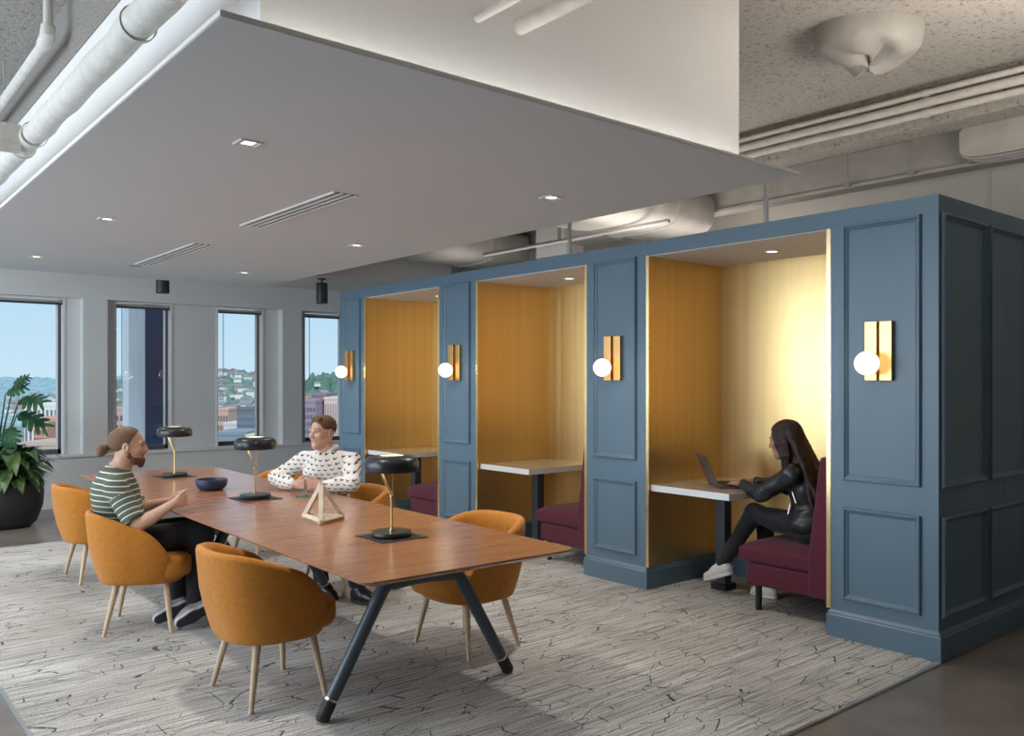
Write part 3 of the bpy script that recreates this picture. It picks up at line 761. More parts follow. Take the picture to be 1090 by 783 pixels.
# power plates, lamps
LAMPS = [(2.309, 3.752, 'nearest of the three black mushroom lamps on the meeting table'),
         (2.350, 5.559, 'middle one of the three black mushroom lamps on the meeting table'),
         (2.370, 7.254, 'farthest of the three black mushroom lamps, beyond the dark bowl')]
def desk_lamp(label):
    t = thing('table_lamp', label, 'table lamp', (0, 0, 0), 'black mushroom lamps on the table')
    MB().lathe([(0, 0.0), (.098, 0), (.102, .004), (.102, .020), (.097, .026), (0, .026)], (0, 0, 0), 48).build('base', M_BLACK, t, smooth=True, angle=50)
    pts = [(0.0, 0, .026), (0, 0, .20), (-.003, .002, .212), (-.045, .037, .335)]
    MB().tube(pts, 0.0065, 14).lathe([(.013, .026), (.013, .034), (0, .034)], (0, 0, 0), 18).lathe([(0, .196), (.011, .198), (.011, .208), (0, .212)], (0, 0, 0), 16).build('stem', M_BRASST, t, smooth=True)
    MB().tube([(.008, .004, .026), (.009, .005, .335)], 0.0016, 6).build('cord', M_BRASST, t, smooth=True)
    pr = [(.118, .328), (.134, .330), (.138, .345), (.139, .372), (.132, .392), (.112, .405), (.075, .411), (.062, .4115),
          (.062, .408), (.11, .400), (.128, .386), (.133, .368), (.131, .345), (.118, .336)]
    MB().lathe(pr, (0, 0, 0), 56, closed=True).build('lamp_shade', mat('lamp_black', (0.022, 0.025, 0.030), 0.28), t, smooth=True, angle=60)
    MB().lathe([(0, .401), (.061, .401), (.061, .4095), (0, .4095)], (0, 0, 0), 40).build('diffuser', emit_mat('lamp_diffuser', (1.0, 0.87, 0.70), 1.15), t, smooth=True)
    MB().lathe([(0, .338), (.116, .338), (.116, .342), (0, .342)], (0, 0, 0), 40).build('lower_diffuser', emit_mat('lamp_lower', (1.0, 0.80, 0.55), 1.6), t, smooth=True)
    return t
PZ = TZ + 0.0005
lp = desk_lamp(LAMPS[0][2]); lp.location = (LAMPS[0][0], LAMPS[0][1], TZ + 0.0045)
for i in (1, 2): dup(lp, (LAMPS[i][0], LAMPS[i][1], TZ + 0.0045), 0, LAMPS[i][2])
for i, (x, y, s) in enumerate(LAMPS):
    t = thing('power_plate', 'black square power outlet plate set in the tabletop under the ' + ('nearest', 'middle', 'farthest')[i] + ' lamp', 'power outlet', (x, y, TZ), 'power plates in the tabletop')
    MB().box(x - .135, x + .135, y - .135, y + .135, TZ + 0.0002, TZ + 0.004).build('plate', M_BLACKM, t, bevel=.001)
    MB().box(x + .108, x + .13, y - .12, y + .06, TZ + .004, TZ + 0.0048).build('hinged_lid', M_DGREY, t)
# bowl
pr = [(0, 0), (.070, 0), (.092, .012), (.108, .035), (.112, .062), (.110, .078), (.105, .080), (.102, .074), (.102, .055), (.090, .028), (.06, .014), (0, .012)]
tag(MB().lathe(pr, (2.29, 6.20, TZ), 48).build('bowl', mat('navy_glaze', (0.020, 0.034, 0.085), 0.45, bump=.3, bscale=40), smooth=True, angle=50), 'dark navy round bowl on the walnut table between the far and middle lamps', 'bowl')
# triangular wooden frame ornament
def ornament():
    P = [Vector(p) for p in ((2.205, 4.325, TZ + .014), (2.230, 4.575, TZ + .014), (2.385, 4.420, TZ + .014))]
    cen = (P[0] + P[1] + P[2]) / 3; A = Vector((cen.x - .01, cen.y - .01, TZ + .205))
    q = MB()
    E = [(P[0], P[1]), (P[1], P[2]), (P[2], P[0]), (P[0], A), (P[1], A), (P[2], A)]
    for a, b in E:
        m = (a + b) / 2; up = (m - Vector((cen.x, cen.y, TZ + .06))).normalized()
        q.bar(a, b, .026, .026, up)
    # mitred knots so that the bars meet
    for p in P + [A]:
        q.obox(p, (1, 0, 0), (0, 1, 0), (0, 0, 1), .013, .013, .012)
    o = q.build('tetrahedron_ornament', mat('whitewashed_wood', (.66, .55, .42), .55, vary=.12, vscale=30), bevel=0.002)
    tag(o, 'open three sided pyramid ornament of pale wood bars on the table', 'ornament')
ornament()
# phone
t = thing('phone', 'small green backed phone lying on the table by the patterned shirt cuff', 'phone', (2.66, 5.42, TZ))
MB().obox((2.66, 5.42, TZ + .0045), (.64, -.77, 0), (.77, .64, 0), (0, 0, 1), .070, .034, .0042).build('case', mat('phone_green', (.05, .22, .17), .3), t, bevel=.003)
MB().obox((2.66, 5.42, TZ + .0090), (.64, -.77, 0), (.77, .64, 0), (0, 0, 1), .066, .031, .0004).build('screen', mat('phone_screen', (.02, .06, .05), .1), t)

# ================================================================== chairs
def chair_proto(label):
    t = thing('tub_chair', label, 'chair', (0, 0, 0), 'orange tub chairs around the table')       # local: faces +x
    NU = 96
    def se(a, ax, ay, e=0.78):
        c, s = math.cos(a), math.sin(a)
        return ax * math.copysign(abs(c) ** e, c), ay * math.copysign(abs(s) ** e, s)
    def rim(a):                      # a = 0 at the back (-x)
        d = abs(a) / PI
        f = max(0.0, 1 - (d / 0.74) ** 3.4)
        return 0.385 + 0.325 * f
    vs = []; cols_ = None
    zt = [0.0, 0.03, 0.10, 0.22, 0.38, 0.55, 0.72, 0.88, 0.97]
    for i in range(NU):
        a = -PI + 2 * PI * i / NU
        h = rim(a); z0 = 0.285
        ring = []
        lean = 0.045 * math.cos(a) if abs(a) < PI / 2 else 0
        def R(f, inset=0.0):          # f = height fraction of full back height
            g = 0.80 + 0.20 * min(1, (max(f, 0) / 0.5)) ** 0.55
            ax, ay = (0.285 - inset) * g, (0.300 - inset) * g
            x, y = se(a, ax, ay); return -x - lean * max(0, f - .15), y
        H = 0.43
        ring.append((*[c * 0.0 for c in R(0)], z0))
        x, y = R(0); ring.append((x * .78, y * .78, z0))
        ring.append((x * .93, y * .93, z0 + .004))
        for f in zt[1:]:
            z = z0 + (h - z0) * f; ff = (z - z0) / H
            x, y = R(ff); ring.append((x, y, z))
        ff = (h - z0) / H
        x, y = R(ff, .006); ring.append((x, y, h + .006))
        x, y = R(ff, .022); ring.append((x, y, h + .012))
        x, y = R(ff, .040); ring.append((x, y, h + .006))
        gro = 0.006 * (1 - min(1, abs(math.sin(a * 3.5)) * 5)) if abs(a) < 1.9 else 0
        for f in (0.95, 0.8, 0.6, 0.35, 0.1, 0.0):
            z = 0.35 + (h - .35) * f; ff = (z - z0) / H
            x, y = R(ff, .052 + .012 * (1 - f) - gro); ring.append((x, y, z))
        cols_ = len(ring); vs += ring
    n = cols_
    fs = [(i * n + k, ((i + 1) % NU) * n + k, ((i + 1) % NU) * n + k + 1, i * n + k + 1) for i in range(NU) for k in range(1, n - 1)]
    fs.append(tuple(i * n + 1 for i in range(NU)))
    MB().add(vs, fs).build('shell', M_ORANGE, t, smooth='all')
    # seat cushion, rounded
    q = MB(); vs = []; layers = [(0.80, .318), (0.93, .322), (0.985, .345), (1.0, .385), (0.985, .425), (0.94, .440), (0.80, .449), (0.5, .453), (0.0001, .454)]
    NV = 64
    for (s, z) in layers:
        for k in range(NV):
            a = 2 * PI * k / NV; x, y = se(a, 0.246, 0.245, 0.62)
            vs.append((0.052 + x * s, y * s * (1.0 if x < 0.1 else 1.04), z))
    fs = [(i * NV + k, i * NV + (k + 1) % NV, (i + 1) * NV + (k + 1) % NV, (i + 1) * NV + k) for i in range(len(layers) - 1) for k in range(NV)]
    fs.append(tuple(reversed(range(NV))))
    q.add(vs, fs).build('seat_cushion', M_ORANGE, t, smooth='all')
    for sx in (-1, 1):
        for sy in (-1, 1):
            top = Vector((sx * .135 + .01, sy * .165, .300)); bot = Vector((sx * .185, sy * .235, 0.0))
            MB().tube([bot, bot.lerp(top, .5), top], [.0115, .0160, .0200], 16).build('leg', M_OAK, t, smooth=True)
    return t
ch = chair_proto('orange tub chair nearest the camera, empty, on the left side of the table')
ch.location = (1.735, 3.95, 0); ch.rotation_euler = (0, 0, math.radians(0))
CP = [((1.618, 5.515), -24.7, 'orange tub chair the man in the striped shirt sits in'),
      ((1.745, 7.08), 0, 'empty orange tub chair nearest the potted plant'),
      ((2.91, 3.92), 180 + 4, 'empty orange tub chair at the near right corner of the table'),
      ((3.02, 5.56), 180 + 10, 'orange tub chair the man in the patterned shirt sits in'),
      ((3.10, 7.10), 180, 'empty orange tub chair on the right side, nearest the windows')]
for (x, y), r, s in CP: dup(ch, (x, y, 0), math.radians(r), s)

# laptop
t = thing('laptop', 'open dark grey laptop on the desk in the nearest booth', 'laptop', (4.98, 3.66, .752))
ld = Vector((.64, .77, 0)).normalized(); ln = Vector((.77, -.64, 0)).normalized()
hz = 0.7515
sb = Vector((4.995, 3.78, hz + .010)); L2 = 0.175
MB().obox(sb + ln * .118 + Vector((0, 0, -.002)), ld, ln, (0, 0, 1), L2, .118, .0078).build('base', mat('laptop_grey', (.12, .12, .13), .35, metal=.6), t, bevel=.003)
MB().obox(sb + ln * .095 + Vector((0, 0, .0062)), ld, ln, (0, 0, 1), L2 - .02, .052, .0007).build('keyboard', M_BLACKM, t)
MB().obox(sb + ln * .190 + Vector((0, 0, .0062)), ld, ln, (0, 0, 1), .05, .032, .0005).build('trackpad', mat('trackpad', (.16, .16, .17), .3), t)
ud = (Vector((0, 0, 1)) * .93 - ln * .38).normalized(); nn = ld.cross(ud)
MB().obox(sb + ud * .115 - ln * .004, ld, ud, nn, L2, .113, .0035).build('screen_lid', mat('laptop_lid', (.16, .15, .155), .38, metal=.6), t, bevel=.003)
sn = nn if nn.dot(ln) > 0 else -nn
MB().obox(sb + ud * .118 - ln * .004 + sn * .0040, ld, ud, nn, L2 - .012, .100, .0005).build('display', emit_mat('display_glow', (.30, .36, .45), .5), t)
# ================================================================== sculpting by distance fields
class Field:
    def __init__(s, lo, hi, h):
        s.lo = np.array(lo, float); s.h = h
        s.n = np.ceil((np.array(hi, float) - s.lo) / h).astype(int) + 1
        s.D = np.full(s.n, 0.5, np.float32)
    def _win(s, lo, hi):
        a = np.clip(np.floor((np.array(lo) - s.lo) / s.h).astype(int), 0, s.n)
        b = np.clip(np.ceil((np.array(hi) - s.lo) / s.h).astype(int) + 1, 0, s.n)
        if (b <= a).any(): return None
        ax = [s.lo[i] + s.h * np.arange(a[i], b[i]) for i in range(3)]
        return tuple(slice(a[i], b[i]) for i in range(3)), np.stack(np.meshgrid(*ax, indexing='ij'), -1)
    def _comb(s, w, d, k, op):
        c = s.D[w]
        if op == 'add':
            if k > 0:
                t = np.clip(0.5 + 0.5 * (c - d) / k, 0, 1); s.D[w] = c * (1 - t) + d * t - k * t * (1 - t)
            else: s.D[w] = np.minimum(c, d)
        elif op == 'sub':
            t = np.clip(0.5 - 0.5 * (c + d) / max(k, 1e-6), 0, 1); s.D[w] = c * (1 - t) - d * t + k * t * (1 - t)
    def cone(s, p, q, r1, r2, k=0.02, op='add', flat=None):
        p, q = np.array(p, float), np.array(q, float); m = max(r1, r2) + k + 3 * s.h
        w = s._win(np.minimum(p, q) - m, np.maximum(p, q) + m)
        if w is None: return s
        w, X = w; d = q - p; L = max(d @ d, 1e-12)
        t = np.clip(((X - p) @ d) / L, 0, 1); v = X - p - t[..., None] * d
        if flat is not None:
            a, f = np.array(flat[0], float), flat[1]; a = a / np.linalg.norm(a)
            pr = v @ a; v = v + a * (pr * (1.0 / f - 1.0))[..., None]
            dist = (np.linalg.norm(v, axis=-1) - (r1 + (r2 - r1) * t))
        else: dist = np.linalg.norm(v, axis=-1) - (r1 + (r2 - r1) * t)
        s._comb(w, dist.astype(np.float32), k, op); return s
    def ell(s, c, R, axes=None, k=0.02, op='add', clip=None):
        c = np.array(c, float); R = np.array(R, float); m = R.max() + k + 3 * s.h
        w = s._win(c - m, c + m)
        if w is None: return s
        w, X = w; v = X - c
        if axes is not None: v = v @ np.array(axes, float).T
        q = v / R; n = np.linalg.norm(q, axis=-1); g = np.linalg.norm(q / R, axis=-1)
        dist = n * (n - 1) / np.maximum(g, 1e-6)
        if clip is not None:
            for (cp, cn) in clip: dist = np.maximum(dist, (X - np.array(cp, float)) @ np.array(cn, float))
        s._comb(w, dist.astype(np.float32), k, op); return s
    def chain(s, pts, rs, k=0.02, **kw):
        for i in range(len(pts) - 1): s.cone(pts[i], pts[i + 1], rs[i], rs[i + 1], k, **kw)
        return s
    def cut(s, cp, cn):
        ax = [s.lo[i] + s.h * np.arange(s.n[i]) for i in range(3)]
        cp = np.array(cp, float); cn = np.array(cn, float); cn = cn / np.linalg.norm(cn)
        d = (ax[0][:, None, None] - cp[0]) * cn[0] + (ax[1][None, :, None] - cp[1]) * cn[1] + (ax[2][None, None, :] - cp[2]) * cn[2]
        s.D = np.maximum(s.D, d.astype(np.float32)); return s
    def rumple(s, amp, freq, seed=0.0, ax=(1, 1, 1)):
        g = [s.lo[i] + s.h * np.arange(s.n[i]) for i in range(3)]
        X, Y_, Z_ = g[0][:, None, None] * ax[0], g[1][None, :, None] * ax[1], g[2][None, None, :] * ax[2]
        f = freq
        w = np.sin(X * f + 1.3 * np.sin(Y_ * f * .7 + seed) + seed) * np.sin(Z_ * f * 1.1 + 1.7 * np.sin(X * f * .6 + Y_ * f * .5 + seed))
        s.D = (s.D + amp * w).astype(np.float32); return s
    def mesh(s):
        D = s.D; I = D < 0; nx, ny, nz = D.shape
        corners = [(i, j, k) for i in (0, 1) for j in (0, 1) for k in (0, 1)]
        cnt = sum(I[i:nx - 1 + i, j:ny - 1 + j, k:nz - 1 + k].astype(np.int8) for i, j, k in corners)
        act = (cnt > 0) & (cnt < 8); ids = -np.ones(act.shape, np.int64); cells = np.argwhere(act); ids[act] = np.arange(len(cells))
        acc = np.zeros((len(cells), 3)); num = np.zeros(len(cells))
        for a in range(len(corners)):
            for b in range(a + 1, len(corners)):
                ca, cb = np.array(corners[a]), np.array(corners[b])
                if np.abs(ca - cb).sum() != 1: continue
                va = D[tuple((cells + ca).T)]; vb = D[tuple((cells + cb).T)]
                m = (va < 0) != (vb < 0); t = np.where(m, va / np.where(m, va - vb, 1), 0)
                p = ca + t[:, None] * (cb - ca); acc[m] += p[m]; num[m] += 1
        V = s.lo + (cells + acc / num[:, None]) * s.h
        F = []
        for ax in range(3):
            sl0 = [slice(1, -1)] * 3; sl1 = [slice(1, -1)] * 3
            sl0[ax] = slice(0, -1); sl1[ax] = slice(1, None)
            a = I[tuple(sl0)]; b = I[tuple(sl1)]; e = np.argwhere(a != b); sgn = a[tuple(e.T)]
            o = np.ones(3, int); o[ax] = 0; e = e + o
            u, v = [(1, 2), (2, 0), (0, 1)][ax]
            du = np.zeros(3, int); du[u] = 1; dv = np.zeros(3, int); dv[v] = 1
            q = np.stack([ids[tuple((e - du - dv).T)], ids[tuple((e - dv).T)], ids[tuple(e.T)], ids[tuple((e - du).T)]], 1)
            q[~sgn] = q[~sgn][:, ::-1]
            F.append(q)
        F = np.concatenate(F); F = F[(F >= 0).all(1)]
        return V, F

def sdf_obj(name, fields, m, parent, uvf=None):
    vs, fs, off = [], [], 0
    for f in fields:
        V, F = f.mesh(); vs.append(V); fs.append(F + off); off += len(V)
    V = np.concatenate(vs); F = np.concatenate(fs)
    me = bpy.data.meshes.new(name)
    me.vertices.add(len(V)); me.vertices.foreach_set('co', V.astype(np.float32).ravel())
    me.loops.add(len(F) * 4); me.loops.foreach_set('vertex_index', F.astype(np.int32).ravel())
    me.polygons.add(len(F)); me.polygons.foreach_set('loop_start', np.arange(0, len(F) * 4, 4, dtype=np.int32))
    me.update(calc_edges=True); me.validate()
    me.polygons.foreach_set('use_smooth', [True] * len(me.polygons))
    me.materials.append(m)
    if uvf is not None:
        at_ = me.attributes.new('cloth', 'FLOAT_VECTOR', 'POINT'); at_.data.foreach_set('vector', uvf(V).astype(np.float32).ravel())
    o = bpy.data.objects.new(name, me); COL.objects.link(o); link_child(o, parent)
    return o

def A3(*v): return np.array(v, float)
def unit(v): v = np.array(v, float); return v / np.linalg.norm(v)

def skin_mat(name, col):
    m = mat(name, col, 0.5, vary=0.06, vscale=30); b = m.node_tree.nodes['Principled BSDF']
    b.inputs['Subsurface Weight'].default_value = 0.12; b.inputs['Subsurface Radius'].default_value = (.01, .004, .002); b.inputs['Subsurface Scale'].default_value = 0.5
    return m

def head(F, c, f, u, s, female=False):
    """face, skull, ears and neck root; c = centre of the head, f = facing, u = up, s = its left"""
    P = lambda a, b, d: c + f * a + s * b + u * d
    ax = [f, s, u]
    F.ell(P(-.012, 0, .030), (.098, .076, .086), ax, k=.01)
    F.ell(P(.030, 0, -.020), (.062, .062, .080), ax, k=.03)
    F.cone(P(.048, 0, -.045), P(.066, 0, -.088), .046 if not female else .040, .024, k=.03)
    for q in (-1, 1):
        F.cone(P(-.005, q * .052, -.040), P(.060, q * .014, -.095), .022, .019, k=.03)
        F.ell(P(.060, q * .040, -.020), (.026, .022, .022), ax, k=.02)        # cheekbone
        F.ell(P(.093, q * .032, .008), (.014, .017, .011), ax, k=.010, op='sub')  # eye socket
        F.cone(P(.086, q * .012, .026), P(.078, q * .048, .026), .010, .008, k=.012)  # brow
        # ear
        F.ell(P(-.008, q * .078, -.004), (.020, .009, .031), [unit(f + s * q * .35), unit(s * q - f * .35), u], k=.006)
        F.ell(P(-.004, q * .086, -.002), (.010, .006, .016), ax, k=.004, op='sub')
    F.cone(P(.088, 0, .016), P(.106, 0, -.022), .0085, .0125, k=.012)
    for q in (-1, 1): F.ell(P(.100, q * .011, -.028), (.010, .009, .008), ax, k=.006)
    F.cone(P(.088, -.014, -.049), P(.088, .014, -.049), .0075, .0075, k=.006)
    F.cone(P(.085, -.013, -.060), P(.085, .013, -.060), .0085, .0085, k=.006)
    F.cone(P(.083, -.022, -.0545), P(.083, .022, -.0545), .0022, .0022, k=.003)
    F.ell(P(.072, 0, -.094), (.020, .020, .016), ax, k=.015)

def face_parts(root, c, f, u, s, brow, iris=(.05, .07, .09), lip=(.42, .16, .13)):
    P = lambda a, b, d: c + f * a + s * b + u * d
    for q in (-1, 1):
        e = P(.0720, q * .032, .006)
        F = Field(e - .02, e + .02, .0017); F.ell(e, (.0125, .0135, .0082), [f, s, u], k=0)
        eo = sdf_obj('eye', [F], mat('eye_white', (.42, .36, .33), .25), root)
        g = P(.0832, q * .032, .006); F = Field(g - .01, g + .01, .0012); F.ell(g, (.0022, .0056, .0054), [f, s, u], k=0)
        io = sdf_obj('iris', [F], mat('iris_%d' % (iris[2] * 100), iris, .2), None); io.parent = eo
        b0, b1 = P(.094, q * .016, .030), P(.082, q * .048, .034)
        F = Field(np.minimum(b0, b1) - .012, np.maximum(b0, b1) + .012, .0018); F.cone(b0, b1, .0042, .0028, k=0)
        sdf_obj('eyebrow', [F], brow, root)
    m0 = P(.092, 0, -.054); F = Field(m0 - .03, m0 + .03, .0018)
    F.cone(P(.0945, -.014, -.049), P(.0945, .014, -.049), .0032, .0032, k=.002).cone(P(.0925, -.012, -.060), P(.0925, .012, -.060), .0042, .0042, k=0)
    sdf_obj('lips', [F], mat('lips_%d' % (lip[0] * 100), lip, .4), root)

def hand(F, w, d, n, s, curls, spread=0.0, thumb=1.0, thumb_dir=None, sc=1.0):
    """w wrist, d towards the fingers, n out of the palm side, s towards the thumb"""
    d, n, s = unit(d), unit(n), unit(s)
    F.cone(w, w + d * .03 * sc, .024 * sc, .024 * sc, k=.012, flat=(n, .78))
    for q in (-.028, -.010, .009, .027):
        F.cone(w + d * .022 * sc + s * q * .6, w + d * .088 * sc + s * q * sc, .0155 * sc, .0118 * sc, k=.010)
    L = [(.027, .036, (.040, .024, .020)), (.009, .040, (.045, .028, .021)), (-.010, .038, (.041, .026, .020)), (-.028, .034, (.033, .020, .018))]
    for i, (q, _, seg) in enumerate(L):
        p = w + d * (.088 - .004 * abs(i - 1)) * sc + s * q * sc; ang = 0.0; r = .0088 - (.0010 if i == 3 else 0)
        side = unit(d + s * (1.5 - i) * spread)
        for j, l in enumerate(seg):
            ang += curls[j]
            v = side * math.cos(ang) + n * math.sin(ang); e = p + v * l * sc
            F.cone(p, e, (r - .0006 * j) * sc, (r - .0006 * (j + 1)) * sc, k=.0035); p = e
    td = unit(thumb_dir) if thumb_dir is not None else unit(s * .8 + d * .75 + n * .35)
    p = w + d * .022 * sc + s * .020 * sc
    e = p + td * .042 * sc; F.cone(p, e, .0135 * sc, .0105 * sc, k=.010)
    e2 = e + unit(td * .6 + d * .75 + n * .1) * .032 * sc; F.cone(e, e2, .0105 * sc, .0090 * sc, k=.004)
    e3 = e2 + unit(td * .3 + d * .9 + n * .25) * .026 * sc; F.cone(e2, e3, .0090 * sc, .0072 * sc, k=.004)

def bbox(pts, m):
    P = np.array(pts); return P.min(0) - m, P.max(0) + m

def shoe(name, root, ankle, toe_dir, up, m_up, m_sole, L=.27, size=1.0, laces=None, m_mid=None):
    """ankle = ankle joint; the sole lies 0.085 below it along -up"""
    t = unit(toe_dir); u = unit(np.array(up) - t * (np.array(up) @ t)); sd = np.cross(u, t)
    P = lambda a, b, d: np.array(ankle) + t * a * size + sd * b * size + u * d * size
    heel, toe = -.055, L - .075
    lo, hi = bbox([P(heel - .02, -.05, -.1), P(toe + .02, .05, .06), P(heel, .05, .06), P(toe, -.05, -.1)], .045)
    F = Field(lo, hi, .0042)
    F.cone(P(heel + .035, 0, -.052), P(.07, 0, -.055), .036 * size, .038 * size, k=.02)
    F.cone(P(.07, .0, -.058), P(toe - .04, .002, -.066), .041 * size, .032 * size, k=.03)
    F.cone(P(-.01, 0, -.04), P(-.008, 0, .005), .040 * size, .038 * size, k=.03)
    F.cone(P(.0, 0, -.01), P(.10, 0, -.045), .034 * size, .028 * size, k=.03)
    F.cut(P(0, 0, -.080), -u)
    body = sdf_obj(name, [F], m_up, root)
    S = Field(lo, hi, .0042)
    S.cone(P(heel + .036, 0, -.080), P(.07, 0, -.082), .040 * size, .039 * size, k=.02)
    S.cone(P(.07, 0, -.082), P(toe - .042, .002, -.078), .043 * size, .038 * size, k=.03)
    S.cut(P(0, 0, -.076), u); S.cut(P(0, 0, -.098), -u)
    so = sdf_obj('sole', [S], m_mid or m_sole, None); so.parent = body
    if m_mid:
        S2 = Field(lo, hi, .0042)
        S2.cone(P(heel + .038, 0, -.090), P(.07, 0, -.090), .034 * size, .034 * size, k=.02).cone(P(.07, 0, -.090), P(toe - .040, .002, -.088), .038 * size, .033 * size, k=.03)
        S2.cut(P(0, 0, -.092), u); S2.cut(P(0, 0, -.103), -u)
        so = sdf_obj('outsole', [S2], m_sole, None); so.parent = body
    if laces:
        q = MB()
        for i in range(4):
            a = .035 + i * .022; z = .012 - i * .0135
            q.tube([P(a, -.024, z - .018), P(a + .003, 0, z + .004), P(a, .024, z - .018)], .0028, 6)
        lo_ = q.build('laces', laces, None, smooth=True); lo_.parent = body
    return body

# ------------------------------------------------------------------ cloth materials driven by the cut of the cloth
def striped_mat():
    m = mat('striped_tee', (.2, .22, .18), .9); N = m.node_tree.nodes; L = m.node_tree.links; b = N['Principled BSDF']
    a = N.new('ShaderNodeAttribute'); a.attribute_name = 'cloth'; sp = N.new('ShaderNodeSeparateXYZ'); L.new(a.outputs['Vector'], sp.inputs[0])
    q = N.new('ShaderNodeMath'); q.operation = 'MULTIPLY'; q.inputs[1].default_value = 1 / 0.033; L.new(sp.outputs[0], q.inputs[0])
    f = N.new('ShaderNodeMath'); f.operation = 'FRACT'; L.new(q.outputs[0], f.inputs[0])
    g = N.new('ShaderNodeMath'); g.operation = 'LESS_THAN'; g.inputs[1].default_value = 0.20; L.new(f.outputs[0], g.inputs[0])
    mx = N.new('ShaderNodeMix'); mx.data_type = 'RGBA'; L.new(g.outputs[0], mx.inputs[0])
    mx.inputs[6].default_value = (.105, .125, .092, 1); mx.inputs[7].default_value = (.74, .74, .68, 1); L.new(mx.outputs[2], b.inputs['Base Color'])
    return m
def bird_mat():
    """off-white shirt with staggered rows of small dark crescents"""
    m = mat('crescent_print', (.8, .78, .74), .8); N = m.node_tree.nodes; L = m.node_tree.links; b = N['Principled BSDF']
    a = N.new('ShaderNodeAttribute'); a.attribute_name = 'cloth'; sp = N.new('ShaderNodeSeparateXYZ'); L.new(a.outputs['Vector'], sp.inputs[0])
    def M(op, x, y=None, z=None):
        q = N.new('ShaderNodeMath'); q.operation = op
        for i, v in enumerate((x, y, z)):
            if v is None: continue
            if isinstance(v, (int, float)): q.inputs[i].default_value = v
            else: L.new(v, q.inputs[i])
        return q.outputs[0]
    cw, chh = .046, .030
    v = M('DIVIDE', sp.outputs[1], chh); row = M('FLOOR', v); off = M('MULTIPLY', M('MODULO', row, 2.0), 0.5)
    u = M('ADD', M('DIVIDE', sp.outputs[0], cw), off)
    fu = M('MULTIPLY', M('SUBTRACT', M('FRACT', u), .5), cw); fv = M('MULTIPLY', M('SUBTRACT', M('FRACT', v), .5), chh)
    def disc(dx, dy, r, sx=1.0):
        x = M('MULTIPLY', M('SUBTRACT', fu, dx), sx); y = M('SUBTRACT', fv, dy)
        return M('LESS_THAN', M('SQRT', M('ADD', M('MULTIPLY', x, x), M('MULTIPLY', y, y))), r)
    d = M('MULTIPLY', disc(0, 0, .0105, .82), M('SUBTRACT', 1.0, disc(.001, .0065, .0092, .8)))
    mx = N.new('ShaderNodeMix'); mx.data_type = 'RGBA'; L.new(d, mx.inputs[0])
    mx.inputs[6].default_value = (.80, .77, .73, 1); mx.inputs[7].default_value = (.045, .035, .045, 1); L.new(mx.outputs[2], b.inputs['Base Color'])
    return m

def arm_len_coord(V, a, b):
    d = b - a; L = np.linalg.norm(d); t = ((V - a) @ d) / (L * L); dist = np.linalg.norm(V - a - np.clip(t, 0, 1)[:, None] * d, axis=1)
    return t * L, dist

M_TROUS = mat('black_trousers', (.010, .011, .015), .85, sheen=.1, bump=.2, bscale=60)

